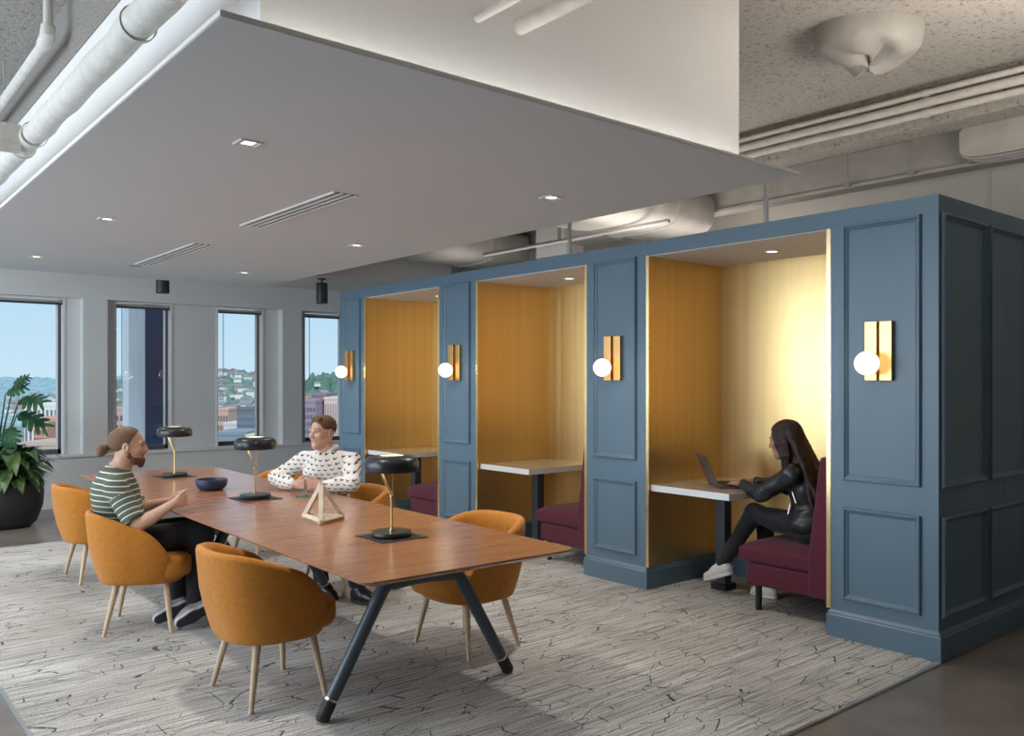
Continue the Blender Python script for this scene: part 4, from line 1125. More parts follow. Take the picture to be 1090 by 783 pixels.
# ================================================================== man in the striped T-shirt
def man_striped():
    SK = skin_mat('skin_fair', (.62, .365, .26))
    root = thing('person', 'person with hair in a bun and striped green T-shirt, sitting with clasped hands', 'person', (1.42, 5.6, 0), 'people')
    f = unit((.95, -.31, 0)); u = A3(0, 0, 1); s = np.cross(u, f)         # s = his left (far side)
    pel = A3(1.53, 5.575, .53); ch = A3(1.475, 5.605, .80); nk = A3(1.475, 5.61, .935)
    hc = A3(1.545, 5.588, 1.095); hf = unit((.93, -.36, -.03)); hs = unit(np.cross(u, hf)); hu = np.cross(hf, hs)
    shR = A3(1.435, 5.435, .865); shL = A3(1.535, 5.795, .865)
    elR = A3(1.515, 5.305, .640); elL = A3(1.66, 5.74, .675)
    wrR = A3(1.700, 5.225, .765); wrL = A3(1.745, 5.420, .755)
    hpR = pel - s * .09; hpL = pel + s * .09
    knR = A3(1.905, 5.335, .560); knL = A3(1.93, 5.52, .560)
    anR = A3(1.865, 5.300, .125); anL = A3(1.800, 5.46, .125)
    # body
    lo, hi = bbox([pel, hc, elR, elL, wrR, wrL, knR, knL, anR, anL, hc + A3(0, 0, .1)], .16)
    B = Field(lo, hi, .006)
    B.ell(pel, (.115, .155, .11), [f, s, u], k=.03); B.cone(pel, ch, .115, .125, k=.05, flat=(f, .85)); B.ell(ch, (.105, .155, .14), [f, s, u], k=.04)
    B.chain([shL, nk - u * .01, shR], [.055, .06, .055], k=.04)
    B.cone(nk - u * .02, hc - hu * .075 - hf * .012, .060, .056, k=.03)
    for sh, el, wr in ((shR, elR, wrR), (shL, elL, wrL)): B.chain([sh, el], [.050, .040], k=.03); B.chain([el, el * .65 + wr * .35, wr], [.041, .040, .026], k=.01)
    for hp, kn, an in ((hpR, knR, anR), (hpL, knL, anL)): B.chain([hp, kn, an], [.075, .05, .035], k=.02)
    H = Field(hc - .16, hc + .16, .0032); head(H, hc, hf, hu, hs); H.cone(hc - hu * .05 - hf * .018, hc - hu * .15 - hf * .035, .055, .057, k=.025)
    dR = unit(A3(1.80, 5.262, .778) - wrR); dL = unit(A3(1.80, 5.262, .778) - wrL)
    hd = []
    mid = A3(1.775, 5.28, .78)
    Fh = Field(mid - .14, mid + .14, .0026)
    Fh.cone(elR * .12 + wrR * .88, wrR, .0275, .0245, k=.01).cone(elL * .12 + wrL * .88, wrL, .0275, .0245, k=.01)
    nR = unit(np.cross(u, dR)); sR = unit(u * .9 + nR * .2)
    nR = unit(nR * .95 + u * .1); nL = unit(-np.cross(u, dL))
    hand(Fh, wrR, unit(dR + A3(.1, .05, .05)), nR, u, (.75, 1.0, .6), thumb_dir=unit(dR * .8 + u * .6))
    hand(Fh, wrL, unit(dL + A3(.45, .12, .05)), nL, u, (.8, 1.0, .6), thumb_dir=unit(dL * .8 + u * .5))
    sdf_obj('body', [B, H, Fh], SK, root)
    # shirt
    T = Field(*bbox([pel, ch, shR, shL, elR, elL, nk], .17), .006)
    T.ell(pel + u * .0 + f * .030, (.150, .180, .125), [f, s, u], k=.03)
    T.cone(pel + u * .02, ch, .150, .150, k=.05, flat=(f, .88)); T.ell(ch + f * .0, (.126, .170, .150), [f, s, u], k=.05)
    T.chain([shL, nk - u * .035, shR], [.068, .080, .068], k=.045)
    for sh, el in ((shR, elR), (shL, elL)):
        e = sh * .12 + el * .88; T.cone(sh, e, .068, .068, k=.02)
    for sh, el in ((shR, elR), (shL, elL)):
        e = sh * .17 + el * .83; d = unit(el - sh)
        wv = T._win(e - .10, e + .10)
        if wv is not None:
            w, X = wv; cutp = (X - e) @ d; near = np.linalg.norm(X - (e + d * .05), axis=-1) - .078
            sel = np.maximum(-(cutp), near)        # region beyond the sleeve end
            T.D[w] = np.maximum(T.D[w], -sel.astype(np.float32))
    T.rumple(.0035, 26, 1.0); T.cut(nk + u * .035 + f * .02, unit(u + f * .35)); T.cut(pel - u * .085 + f * .1, unit(-u + f * .2))
    def uv(V):
        c = V[:, 2].copy() + .05 * ((V - ch) @ f)
        for sh, el in ((shR, elR), (shL, elL)):
            t, dist = arm_len_coord(V, sh + (el - sh) * .25, el); m = (dist < .078) & (t > 0.0) & (np.abs((V - ch) @ s) > .13)
            c[m] = (sh[2] - .02 - t[m] * 0.95) * 1.0
        return np.stack([c + 5, c * 0, c * 0], 1)
    sdf_obj('striped_t_shirt', [T], striped_mat(), root, uv)
    # trousers
    R = Field(*bbox([pel, knR, knL, anR, anL], .14), .0065)
    R.ell(pel - u * .03, (.122, .165, .095), [f, s, u], k=.03)
    for hp, kn, an in ((hpR, knR, anR), (hpL, knL, anL)): R.chain([hp - u * .01, kn, an], [.090, .078, .062], k=.03)
    R.rumple(.004, 30, 2.0); R.cut(A3(0, 0, .105), -u); sdf_obj('trousers', [R], M_TROUS, root)
    # shoes: ankles crossed, soles rolled towards the near side
    W = mat('white_sole', (.62, .60, .57), .6); DK = mat('dark_outsole', (.045, .05, .06), .7); UP = mat('grey_canvas', (.33, .33, .34), .8)
    shoe('shoe', root, anR + A3(0, 0, .0), (-.80, .02, -.30), (.45, .75, .42), UP, DK, L=.255, m_mid=W)
    shoe('shoe', root, anL + A3(.0, -.0, .0), (-.80, .10, -.30), (.45, .75, .42), UP, DK, L=.255, m_mid=W)
    # hair, bun, beard
    HM = mat('light_brown_hair', (.17, .085, .040), .6, bump=.6, bscale=30, stretch=(1, 1, 6), vary=.3, vscale=40)
    P = lambda a, b, d: hc + hf * a + hs * b + hu * d
    G = Field(hc - .22, hc + .16, .0034)
    G.ell(P(-.016, 0, .034), (.103, .081, .090), [hf, hs, hu], k=0)
    G.cut(P(.040, 0, .070), unit(hf * .86 - hu * .51)); 
    wv = G._win(hc - .2, hc + .2); w, X = wv
    G.D[w] = np.maximum(G.D[w], -np.minimum(0.5, np.maximum(-(X - P(-.022, 0, 0)) @ hf, (X - P(0, 0, .018)) @ hu)).astype(np.float32))
    G.cone(P(-.105, 0, .005), P(-.125, 0, -.008), .020, .024, k=.012); G.ell(P(-.145, 0, -.022), (.036, .032, .036), [hf, hs, hu], k=.006)
    G.ell(P(-.152, 0, -.035), (.026, .030, .030), [hf, hs, hu], k=.006)
    sdf_obj('hair', [G], HM, root)
    q = MB(); q.lathe([(.0205, -.005), (.0255, -.005), (.0255, .005), (.0205, .005)], (0, 0, 0), 24, closed=True)
    M3 = Matrix((tuple(hs), tuple(hu), tuple(hf))).transposed(); cc_ = Vector(P(-.112, 0, .000)); q.v = [tuple(M3 @ Vector(v) + cc_) for v in q.v]
    q.build('hair_tie', M_BLACKM, root, smooth=True)
    Bd = Field(hc - .17, hc + .15, .003)
    Bd.cone(P(.074, 0, -.086), P(.074, 0, -.112), .027, .020, k=.012)
    for k_ in (-1, 1):
        Bd.chain([P(.006, k_ * .066, -.020), P(.012, k_ * .058, -.052), P(.040, k_ * .042, -.082), P(.068, k_ * .016, -.096)], [.009, .014, .019, .022], k=.014)
        Bd.cone(P(.060, k_ * .034, -.066), P(.074, k_ * .020, -.086), .012, .014, k=.012)
        Bd.cone(P(.0955, k_ * .002, -.038), P(.086, k_ * .026, -.050), .0065, .0055, k=.004); Bd.cone(P(.086, k_ * .026, -.050), P(.078, k_ * .028, -.075), .006, .007, k=.004)
    Bd.rumple(.0012, 260, 3)
    sdf_obj('beard', [Bd], mat('reddish_beard', (.15, .065, .032), .8, bump=.6, bscale=200, vary=.3, vscale=90), root)
    face_parts(root, hc, hf, hu, hs, HM)
man_striped()

# ================================================================== man in the patterned shirt
def man_print():
    SK = skin_mat('skin_rosy', (.64, .385, .285))
    root = thing('person', 'person with short hair in a white patterned shirt, forearms on the table', 'person', (3.0, 5.7, 0), 'people')
    f = unit((-.75, -.66, 0)); u = A3(0, 0, 1); s = np.cross(u, f)       # his left
    pel = A3(2.985, 5.69, .53); ch = A3(2.955, 5.695, .82); nk = A3(2.975, 5.735, .968)
    hc = A3(2.945, 5.745, 1.120); hf = unit((-.97, -.25, -.02)); hs = unit(np.cross(u, hf)); hu = np.cross(hf, hs)
    shR = A3(2.865, 5.880, .905); shL = A3(3.105, 5.600, .905)
    elR = A3(2.690, 5.985, .768); elL = A3(2.985, 5.375, .765)
    wrR = A3(2.715, 5.725, .752); wrL = A3(2.835, 5.540, .752)
    hpR = pel - s * .09; hpL = pel + s * .09
    knR = A3(2.70, 5.47, .545); knL = A3(2.82, 5.26, .545)
    anR = A3(2.80, 5.47, .10); anL = A3(2.90, 5.14, .10)
    B = Field(*bbox([pel, hc, elR, elL, wrR, wrL, knR, knL, anR, anL, hc + A3(0, 0, .1)], .16), .006)
    B.ell(pel, (.115, .155, .11), [f, s, u], k=.03); B.cone(pel, ch, .115, .125, k=.05, flat=(f, .85)); B.ell(ch, (.105, .155, .14), [f, s, u], k=.04)
    B.chain([shL, nk - u * .02, shR], [.055, .06, .055], k=.04); B.cone(nk - u * .02, hc - hu * .07 - hf * .012, .058, .054, k=.03)
    for sh, el, wr in ((shR, elR, wrR), (shL, elL, wrL)): B.chain([sh, el, wr], [.048, .040, .026], k=.02)
    for hp, kn, an in ((hpR, knR, anR), (hpL, knL, anL)): B.chain([hp, kn, an], [.075, .05, .035], k=.02)
    H = Field(hc - .16, hc + .16, .0032); head(H, hc, hf, hu, hs); H.cone(hc - hu * .05 - hf * .015, hc - hu * .145 - hf * .010, .053, .056, k=.025)
    mid = A3(2.770, 5.60, .765); Fh = Field(mid - .15, mid + .15, .0026)
    tgt = A3(2.735, 5.575, .775)
    dR = unit(tgt - wrR + A3(.05, -.02, 0)); dL = unit(tgt - wrL + A3(-.02, .08, 0))
    hand(Fh, wrR, dR, unit(np.cross(dR, u) * -1 * np.sign((np.cross(dR, u) * -1) @ (mid + f * -.05 - wrR)) + u * -.05), u, (.55, .8, .5), thumb_dir=unit(dR * .7 + u * .6))
    hand(Fh, wrL, dL, unit(-f * .9), u, (.6, .85, .5), thumb_dir=unit(dL * .7 + u * .6))
    sdf_obj('body', [B, H, Fh], SK, root)
    T = Field(*bbox([pel, ch, shR, shL, elR, elL, wrR, wrL, nk], .17), .006)
    T.ell(pel + u * .0, (.150, .178, .115), [f, s, u], k=.03); T.cone(pel + u * .02, ch, .145, .145, k=.05, flat=(f, .86)); T.ell(ch, (.128, .172, .145), [f, s, u], k=.05)
    T.chain([shL, nk - u * .045, shR], [.066, .072, .066], k=.045)
    for sh, el, wr in ((shR, elR, wrR), (shL, elL, wrL)):
        T.chain([sh, el + u * .012], [.066, .056], k=.02); e = el * .10 + wr * .90; T.chain([el + u * .008, (el + e) / 2 + u * .004, e], [.055, .052, .037], k=.02)
    T.rumple(.005, 34, .5)
    # collar
    T.cut(nk + u * .050 + f * .03, unit(u + f * .55))
    T.cut(A3(0, 0, .47), -u)
    wv = T._win(mid - .45, mid + .45)                     # sleeves rest on the table, cloth flattened at its top
    side = s
    def uv(V):
        d1 = (V - ch) @ unit((.66, -.75, 0)); z = V[:, 2]
        q = np.stack([d1 + 5, z + .25 * ((V - ch) @ f) + 5, z * 0], 1)
        return q
    sdf_obj('patterned_shirt', [T], bird_mat(), root, uv)
    # collar stand and placket
    C = Field(nk - .16, nk + .13, .003)
    for k_ in (-1, 1):
        C.chain([nk + u * .048 - f * .058, nk + u * .045 + s * k_ * .064 - f * .010, nk + u * .012 + s * k_ * .045 + f * .052, nk - u * .022 + s * k_ * .014 + f * .082, nk - u * .052 + s * k_ * .045 + f * .098], [.017, .019, .016, .012, .009], k=.012)
    sdf_obj('collar', [C], mat('collar_cloth', (.80, .78, .75), .8), root)
    # cuffs
    for el, wr in ((elR, wrR), (elL, wrL)):
        e = el * .09 + wr * .91; d = unit(wr - el); q = MB().tube([e - d * .030, e + d * .012], [.0395, .037], 20); q.build('cuff', mat('collar_cloth', (.8, .78, .75), .8), root, smooth=True)
    R = Field(*bbox([pel, knR, knL, anR, anL], .14), .0065)
    R.ell(pel - u * .02, (.130, .170, .105), [f, s, u], k=.03)
    for hp, kn, an in ((hpR, knR, anR), (hpL, knL, anL)): R.chain([hp, kn, an], [.092, .068, .052], k=.03)
    R.rumple(.004, 30, 2.0); R.cut(A3(0, 0, .10), -u); sdf_obj('trousers', [R], M_TROUS, root)
    BL = mat('black_leather_shoe', (.012, .012, .013), .3); 
    shoe('shoe', root, anR, (-.05, -.99, 0.0), (0, 0, 1), BL, M_BLACKM, L=.29, laces=M_BLACKM)
    shoe('shoe', root, anL, (.22, -.97, 0.0), (0, 0, 1), BL, M_BLACKM, L=.29, laces=M_BLACKM)
    HM = mat('short_brown_hair', (.155, .080, .038), .7, bump=.8, bscale=160, vary=.3, vscale=80)
    P = lambda a, b, d: hc + hf * a + hs * b + hu * d
    G = Field(hc - .16, hc + .17, .0032)
    G.ell(P(-.014, 0, .042), (.105, .080, .086), [hf, hs, hu], k=0); G.cone(P(.050, -.03, .098), P(.055, .03, .100), .020, .018, k=.02)
    G.cut(P(.060, 0, .055), unit(hf * .92 - hu * .40))
    w, X = G._win(hc - .2, hc + .2)
    G.D[w] = np.maximum(G.D[w], -np.minimum(0.5, np.maximum(-(X - P(-.028, 0, 0)) @ hf, (X - P(0, 0, .022)) @ hu)).astype(np.float32))
    G.D[w] = np.maximum(G.D[w], -((X - P(0, 0, -.045)) @ hu + .0).astype(np.float32) )
    G.rumple(.0015, 200, 1)
    sdf_obj('hair', [G], HM, root)
    face_parts(root, hc, hf, hu, hs, HM, lip=(.46, .20, .17))
man_print()

# ================================================================== woman in the booth
def woman():
    SK = skin_mat('skin_tan', (.40, .20, .13))
    root = thing('person', 'person with long dark hair in a black leather jacket, typing on the laptop', 'person', (5.08, 3.1, 0), 'people')
    f = unit((-.06, 1.0, 0)); u = A3(0, 0, 1); s = np.cross(u, f)         # s = her left = -x
    pel = A3(5.08, 3.03, .545); ch = A3(5.07, 3.07, .80); nk = A3(5.045, 3.125, .955)
    hc = A3(5.000, 3.205, 1.110); hf = unit((-.30, .90, -.22)); hs = unit(np.cross(u, hf)); hu = np.cross(hf, hs)
    shL = A3(4.900, 3.095, .895); shR = A3(5.240, 3.115, .895)
    elL = A3(4.895, 3.325, .745); elR = A3(5.27, 3.36, .76)
    wrL = A3(4.970, 3.530, .795); wrR = A3(5.15, 3.56, .795)
    hpL = pel + s * .085; hpR = pel - s * .085
    knL = A3(4.985, 3.435, .600); knR = A3(5.13, 3.46, .530)
    anL = A3(4.940, 3.660, .235); anR = A3(5.13, 3.40, .095)
    B = Field(*bbox([pel, hc, elR, elL, wrR, wrL, knR, knL, anR, anL, hc + A3(0, 0, .1)], .16), .006)
    B.ell(pel, (.11, .155, .10), [f, s, u], k=.03); B.cone(pel, ch, .105, .11, k=.05, flat=(f, .85)); B.ell(ch, (.095, .135, .12), [f, s, u], k=.04)
    B.chain([shL, nk - u * .02, shR], [.045, .05, .045], k=.04); B.cone(nk - u * .02, hc - hu * .07 - hf * .012, .048, .046, k=.03)
    for sh, el, wr in ((shR, elR, wrR), (shL, elL, wrL)): B.chain([sh, el, wr], [.040, .034, .022], k=.02)
    for hp, kn, an in ((hpR, knR, anR), (hpL, knL, anL)): B.chain([hp, kn, an], [.075, .05, .033], k=.02)
    H = Field(hc - .16, hc + .16, .0032); head(H, hc, hf, hu, hs, True); H.cone(hc - hu * .05 - hf * .015, hc - hu * .14 - hf * .03, .046, .048, k=.025)
    mid = (wrL + wrR) / 2 + f * .05; Fh = Field(mid - .2, mid + .2, .0030)
    hand(Fh, wrL, unit((.28, .95, -.10)), unit((.0, -.10, -1)), unit((.95, -.28, 0)), (.35, .40, .25), spread=.10, sc=1.0)
    hand(Fh, wrR, unit((-.22, .97, -.10)), unit((.0, -.10, -1)), unit((-.97, -.22, 0)), (.35, .40, .25), spread=.10, sc=1.0)
    sdf_obj('body', [B, H, Fh], SK, root)
    T = Field(*bbox([pel, ch, shR, shL, elR, elL, wrR, wrL, nk], .17), .0055)
    T.ell(pel + u * .03 + f * .02, (.172, .196, .12), [f, s, u], k=.03); T.cone(pel + u * .06, ch, .140, .140, k=.05, flat=(f, .85)); T.ell(ch, (.125, .160, .135), [f, s, u], k=.05)
    T.chain([shL, nk - u * .045, shR], [.064, .066, .064], k=.045)
    for sh, el, wr in ((shR, elR, wrR), (shL, elL, wrL)):
        e = el * .14 + wr * .86; T.chain([sh, el], [.064, .054], k=.02); T.chain([el, e], [.053, .036], k=.015)
        d = unit(el - sh)
        for k_ in range(3):          # gathered leather at the elbow
            c_ = el - d * (.02 + k_ * .030); T.ell(c_, (.058 - .001 * k_, .058, .012), [unit(np.cross(d, (1, .3, .2))), unit(np.cross(d, np.cross(d, (1, .3, .2)))), d], k=.012)
    T.rumple(.0045, 42, .8); T.cut(nk + u * .018, unit(u + f * .15)); T.cut(pel - u * .005 + f * .1, unit(-u + f * .40))
    LJ = mat('black_leather', (.012, .014, .019), .42, bump=.35, bscale=28, coat=.15, rvary=.08, vscale=14)
    jk = sdf_obj('leather_jacket', [T], LJ, root)
    # zips
    q = MB(); n_ = -A3(1, 0, 0)
    def onside(p): return tuple(p)
    ZM = mat('zip_metal', (.45, .45, .45), .35, metal=1.0)
    z0 = ch + s * .150 + f * .045 + u * .0
    q.bar(z0 + u * -.01, z0 + u * -.085 - f * .035 + s * .012, .006, .006, tuple(s))
    q.bar(pel + u * .150 + f * .122 + s * .112, pel + u * .020 + f * .135 + s * .145, .006, .006, tuple(s))
    zo = q.build('zip', ZM, None); zo.parent = jk
    q = MB(); q.obox(pel + u * .012 + f * .136 + s * .149, s, f, u, .003, .006, .014); zo = q.build('zip_pull', ZM, None); zo.parent = jk
    R = Field(*bbox([pel, knR, knL, anR, anL], .14), .0065)
    R.ell(pel - u * .025, (.130, .165, .095), [f, s, u], k=.03)
    for hp, kn, an in ((hpR, knR, anR), (hpL, knL, anL)): R.chain([hp, kn, an], [.090, .062, .045], k=.03)
    R.rumple(.004, 30, 2.0)
    da = unit(anL - knL)
    R.cut(A3(0, 0, .10), -u); sdf_obj('trousers', [R], M_TROUS, root)
    WS = mat('white_sneaker', (.66, .63, .61), .6, bump=.1, bscale=90); WT = mat('sneaker_sole', (.72, .70, .67), .5)
    shoe('sneaker', root, anL, (.02, .93, -.36), (.0, .36, .93), WS, WT, L=.285, size=.98, laces=mat('laces_grey', (.30, .30, .33), .8))
    shoe('sneaker', root, anR, (-.02, 1, 0), (0, 0, 1), WS, WT, L=.255, size=.92, laces=mat('laces_grey', (.30, .30, .33), .8))
    # long wavy hair
    HM = mat('dark_brown_hair', (.026, .012, .008), .60, bump=.7, bscale=24, stretch=(3, 3, .6), vary=.5, vscale=26)
    P = lambda a, b, d: hc + hf * a + hs * b + hu * d
    G = Field(hc - A3(.24, .36, .46), hc + A3(.22, .2, .17), .0045)
    G.ell(P(-.016, 0, .038), (.108, .090, .094), [hf, hs, hu], k=0)
    G.cut(P(.052, 0, .05), unit(hf * .9 - hu * .40))
    random.seed(8)
    for i in range(34):                    # locks: from the crown round the back and the sides
        a = -1.15 + 2.3 * i / 33.0; lay = i % 3
        st = P(-.02 - .075 * math.cos(a), .080 * math.sin(a), .045)
        b1 = P(-.045 - .075 * math.cos(a), .100 * math.sin(a), -.06)
        dn = nk + f * (-.130 - .015 * math.cos(a)) + s * (.150 * math.sin(a)) + u * (-.09)
        en = nk + f * (-.165 + .03 * random.uniform(-1, 1)) + s * (.155 * math.sin(a) + random.uniform(-.01, .01)) + u * (-.205 - .06 * random.random() - .02 * lay)
        pts = []; N_ = 14
        for j in range(N_ + 1):
            t = j / N_; p = (1 - t) ** 3 * st + 3 * (1 - t) ** 2 * t * b1 + 3 * (1 - t) * t ** 2 * dn + t ** 3 * en
            wv_ = .007 * math.sin(t * 13 + i * 1.9) * t
            pts.append(p + s * wv_ + f * .006 * math.cos(t * 15 + i) * t)
        G.chain(pts, [.021 - .012 * (j / N_) ** 1.5 for j in range(N_ + 1)], k=.008)
    for q_ in (1, -1):                     # a strand forward over each shoulder
        for j_ in range(4):
            pts = [P(.045 - .02 * j_, q_ * .078, .055), P(.038 - .02 * j_, q_ * .088, -.02), P(.02 - .012 * j_, q_ * .086, -.10), nk + f * (.075 - .012 * j_) + s * q_ * (.070 + .006 * j_) - u * .06, nk + f * (.105 - .014 * j_) + s * q_ * (.075 + .008 * j_) - u * (.17 - .02 * j_)]
            G.chain([A3(*p) for p in pts], [.014, .017, .016, .013, .006], k=.010)
    G.rumple(.0016, 150, 2, ax=(1, 1, .15))
    sdf_obj('hair', [G], HM, root)
    face_parts(root, hc, hf, hu, hs, HM, lip=(.38, .13, .11))
woman()
# ================================================================== potted plant
def leaf_mesh(q, base, d, up, L, W, droop=.5, split=False, fold=.18, nseg=9):
    d, up = Vector(d).normalized(), Vector(up).normalized(); sd = d.cross(up).normalized(); up = sd.cross(d).normalized()
    b = Vector(base); rows = []; vs = []; fs = []
    for i in range(nseg + 1):
        t = i / nseg
        w = W * .5 * (math.sin(PI * min(1, t * 1.02) ** .75) ** .8 if 0 < t < 1 else 0.02)
        c = b + d * (L * t * (1 - .12 * droop * t)) - Vector((0, 0, 1)) * (droop * L * .55 * t * t) + up * (.06 * L * math.sin(PI * t))
        for k, e in enumerate((-1, -.5, 0, .5, 1)):
            ww = w
            if split and abs(e) == 1: ww = w * (1.0 if i % 2 == 0 else .42)
            if split and abs(e) == 1 and i % 2 == 0: c2 = c + d * .02 * L
            else: c2 = c
            vs.append(c2 + sd * (ww * e) + up * (fold * ww * abs(e)))
    for i in range(nseg):
        for k in range(4): a = i * 5 + k; fs.append((a, a + 1, a + 6, a + 5))
    q.add(vs, fs)

def monstera_leaf(q, base, d, up, L):
    """heart shaped leaf with deep finger-like lobes"""
    d, up = Vector(d).normalized(), Vector(up).normalized(); sd = d.cross(up).normalized(); up = sd.cross(d).normalized(); b = Vector(base)
    def pt(x, y): return b + d * (x * L) + sd * (y * L) - Vector((0, 0, 1)) * (.22 * L * x * x + .25 * L * y * y)
    vs = []; fs = []
    n = 5
    for side in (-1, 1):
        for i in range(n):
            t0 = .04 + .92 * i / n; t1 = t0 + .92 / n * .72
            w = .46 * math.sin(PI * (.14 + .80 * (i / n)) ** .85); fwd = .10 + .22 * (i / n)
            k = len(vs)
            vs += [pt(t0, 0), pt(t1 + .03, 0), pt(t0 + fwd * .5 - .035, side * w * .5), pt(t1 + fwd * .5 + .03, side * w * .5), pt(t0 + fwd * .9 + .01, side * w * .95), pt(t1 + fwd * .95 + .0, side * w * .9), pt((t0 + t1) / 2 + fwd * 1.1, side * w * 1.05)]
            fs += [(k, k + 1, k + 3, k + 2), (k + 2, k + 3, k + 5, k + 4), (k + 4, k + 5, k + 6)]
        # web along the midrib
        for i in range(n):
            t0 = .04 + .92 * i / n; t1 = .04 + .92 * (i + 1) / n; k = len(vs)
            vs += [pt(t0, 0), pt(t1, 0), pt(t1 + .03, side * .13), pt(t0 + .03, side * .13)]; fs += [(k, k + 1, k + 2, k + 3)]
    vs2 = [v - up * .0015 for v in vs]
    q.add(vs, fs)

def leaf_material(name, c0, c1, rough=.35):
    m = mat(name, c0, rough); N = m.node_tree.nodes; L = m.node_tree.links; b = N['Principled BSDF']
    tc = N.new('ShaderNodeTexCoord'); n = N.new('ShaderNodeTexNoise'); n.inputs['Scale'].default_value = 9; n.inputs['Detail'].default_value = 3; L.new(tc.outputs['Object'], n.inputs[0])
    r = ramp2(N, L, n.outputs[0], .38, c0, .62, c1); L.new(r.outputs[0], b.inputs['Base Color'])
    return m
def plant():
    px, py = 1.62, 10.12; random.seed(11)
    t = thing('potted_plant', 'leafy green plant with tall split leaves in a round black pot', 'plant', (px, py, -0.008))
    MB().lathe([(0, 0), (.21, 0), (.27, .06), (.325, .22), (.335, .36), (.315, .46), (.295, .46), (.30, .36), (0, .36)], (px, py, -.008), 56).build('pot', mat('black_planter', (.018, .017, .019), .45), t, smooth=True, angle=50)
    MB().lathe([(0, .40), (.295, .395), (.295, .38), (0, .38)], (px, py, -.008), 32).build('soil', mat('soil', (.03, .02, .014), .95, bump=1, bscale=60), t)
    M1 = leaf_material('bush_leaf', (.030, .085, .028), (.13, .22, .075))
    q = MB(); st = MB()
    for i in range(190):
        a = random.uniform(0, 2 * PI); el = random.uniform(-.15, 1.25); r0 = random.uniform(.05, .26)
        b = Vector((px + r0 * math.cos(a), py + r0 * math.sin(a), .46 + random.uniform(.0, .30)))
        d = Vector((math.cos(a) * math.cos(el), math.sin(a) * math.cos(el), math.sin(el)))
        L = random.uniform(.24, .38)
        leaf_mesh(q, b, d, (0, 0, 1) if el < 1 else (-math.cos(a), -math.sin(a), .3), L, L * .40, droop=random.uniform(.5, 1.3))
        if i % 3 == 0: st.tube([(px + r0 * .4 * math.cos(a), py + r0 * .4 * math.sin(a), .39), tuple(b)], [.006, .004], 6)
    q.build('foliage', M1, t, smooth='all'); st.build('leaf_stalks', mat('stalk', (.07, .14, .05), .5), t, smooth=True)
    M2 = leaf_material('split_leaf', (.015, .060, .030), (.04, .12, .05), .25)
    m = MB(); s = MB()
    R = Vector((.7705, -.6374, 0)); Dp = Vector((.6374, .7705, 0)); O = Vector((px, py, 0))
    specs = [(-.02, 1.36, (.8, 0, .5), .26, .9), (.12, 1.30, (.9, -.2, .1), .30, .5), (.10, 1.16, (.9, .1, -.25), .30, .2), (-.10, 1.12, (-.4, -.6, -.5), .34, 0), (-.16, 1.26, (-.9, .1, .3), .28, 0), (.02, 1.02, (.4, -.7, -.4), .27, 0), (.06, 1.45, (.6, .2, .6), .20, .2)]
    for (o, z, d, L, _) in specs:
        dd = R * d[0] + Dp * d[1] + Vector((0, 0, d[2])); b = O + R * o + Vector((0, 0, z))
        monstera_leaf(m, b, dd, Vector((0, 0, 1)) - Dp * .8, L)
        s.tube([tuple(O + Vector((0, 0, .39)) + R * (o * .1 - .06)), tuple(O + R * (o * .45 - .08) + Vector((0, 0, .39 + (z - .39) * .5))), tuple(b)], [.013, .010, .006], 8)
    m.build('split_leaves', M2, t, smooth=False); s.build('tall_stems', mat('dark_stem', (.025, .05, .022), .5), t, smooth=True)
plant()

# ================================================================== the city outside
GZ = -62.0
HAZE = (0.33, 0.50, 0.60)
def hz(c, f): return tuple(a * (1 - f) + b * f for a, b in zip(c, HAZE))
tag(MB().box(-300, 2600, 60, 2600, GZ - 2, GZ).build('city_ground', mat('city_ground', hz((.16, .20, .14), .25), .9, vary=.4, vscale=.05)), kind='structure')
def hill(name, label, p0, p1, D0, D1, tops, col, nseg=60, seed=1):
    """ridge seen between two pixel columns: rises from D0 to its crest at D1"""
    random.seed(seed); q = MB(); vs = []; m = 14
    for i in range(nseg + 1):
        u = i / nseg; px = p0 + (p1 - p0) * u
        k = u * (len(tops) - 1); a = int(min(k, len(tops) - 2)); tp = tops[a] + (tops[a + 1] - tops[a]) * (k - a)
        zc = EYE + D1 * (HY - tp) / FPX + 1.5 * math.sin(i * 1.3) + .9 * math.sin(i * 3.1)
        for j in range(m + 1):
            v = j / m; D = D0 + (D1 - D0) * v
            P_ = at(px, HY, D); z = GZ + (zc - GZ) * (v ** .8) + (0 if j in (0,) else random.uniform(-1.6, 1.6) * (1 if D1 > 500 else .4))
            vs.append((P_.x, P_.y, z))
        P_ = at(px, HY, D1 * 1.3); vs.append((P_.x, P_.y, GZ))
    n = m + 2
    fs = [(i * n + j, (i + 1) * n + j, (i + 1) * n + j + 1, i * n + j + 1) for i in range(nseg) for j in range(n - 1)]
    mm = mat(name + str(seed), col, .95, vary=.45, vscale=.11, bump=1, bscale=.3)
    o = q.add(vs, fs).build('hill', mm, smooth=True, angle=80); tag(o, label, 'hill')
    def surf(px, v):
        u = (px - p0) / (p1 - p0); k = u * (len(tops) - 1); a = int(max(0, min(k, len(tops) - 2))); tp = tops[a] + (tops[a + 1] - tops[a]) * (k - a)
        zc = EYE + D1 * (HY - tp) / FPX; P_ = at(px, HY, D0 + (D1 - D0) * v); return Vector((P_.x, P_.y, GZ + (zc - GZ) * v ** .8))
    return surf
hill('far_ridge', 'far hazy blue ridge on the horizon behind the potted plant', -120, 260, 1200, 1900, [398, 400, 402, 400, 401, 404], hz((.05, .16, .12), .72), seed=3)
hA = hill('town_hill', 'green hill covered with small white houses seen in the third window', 60, 304, 420, 900, [408, 405, 404, 398, 395, 396], hz((.05, .13, .05), .28), seed=5)
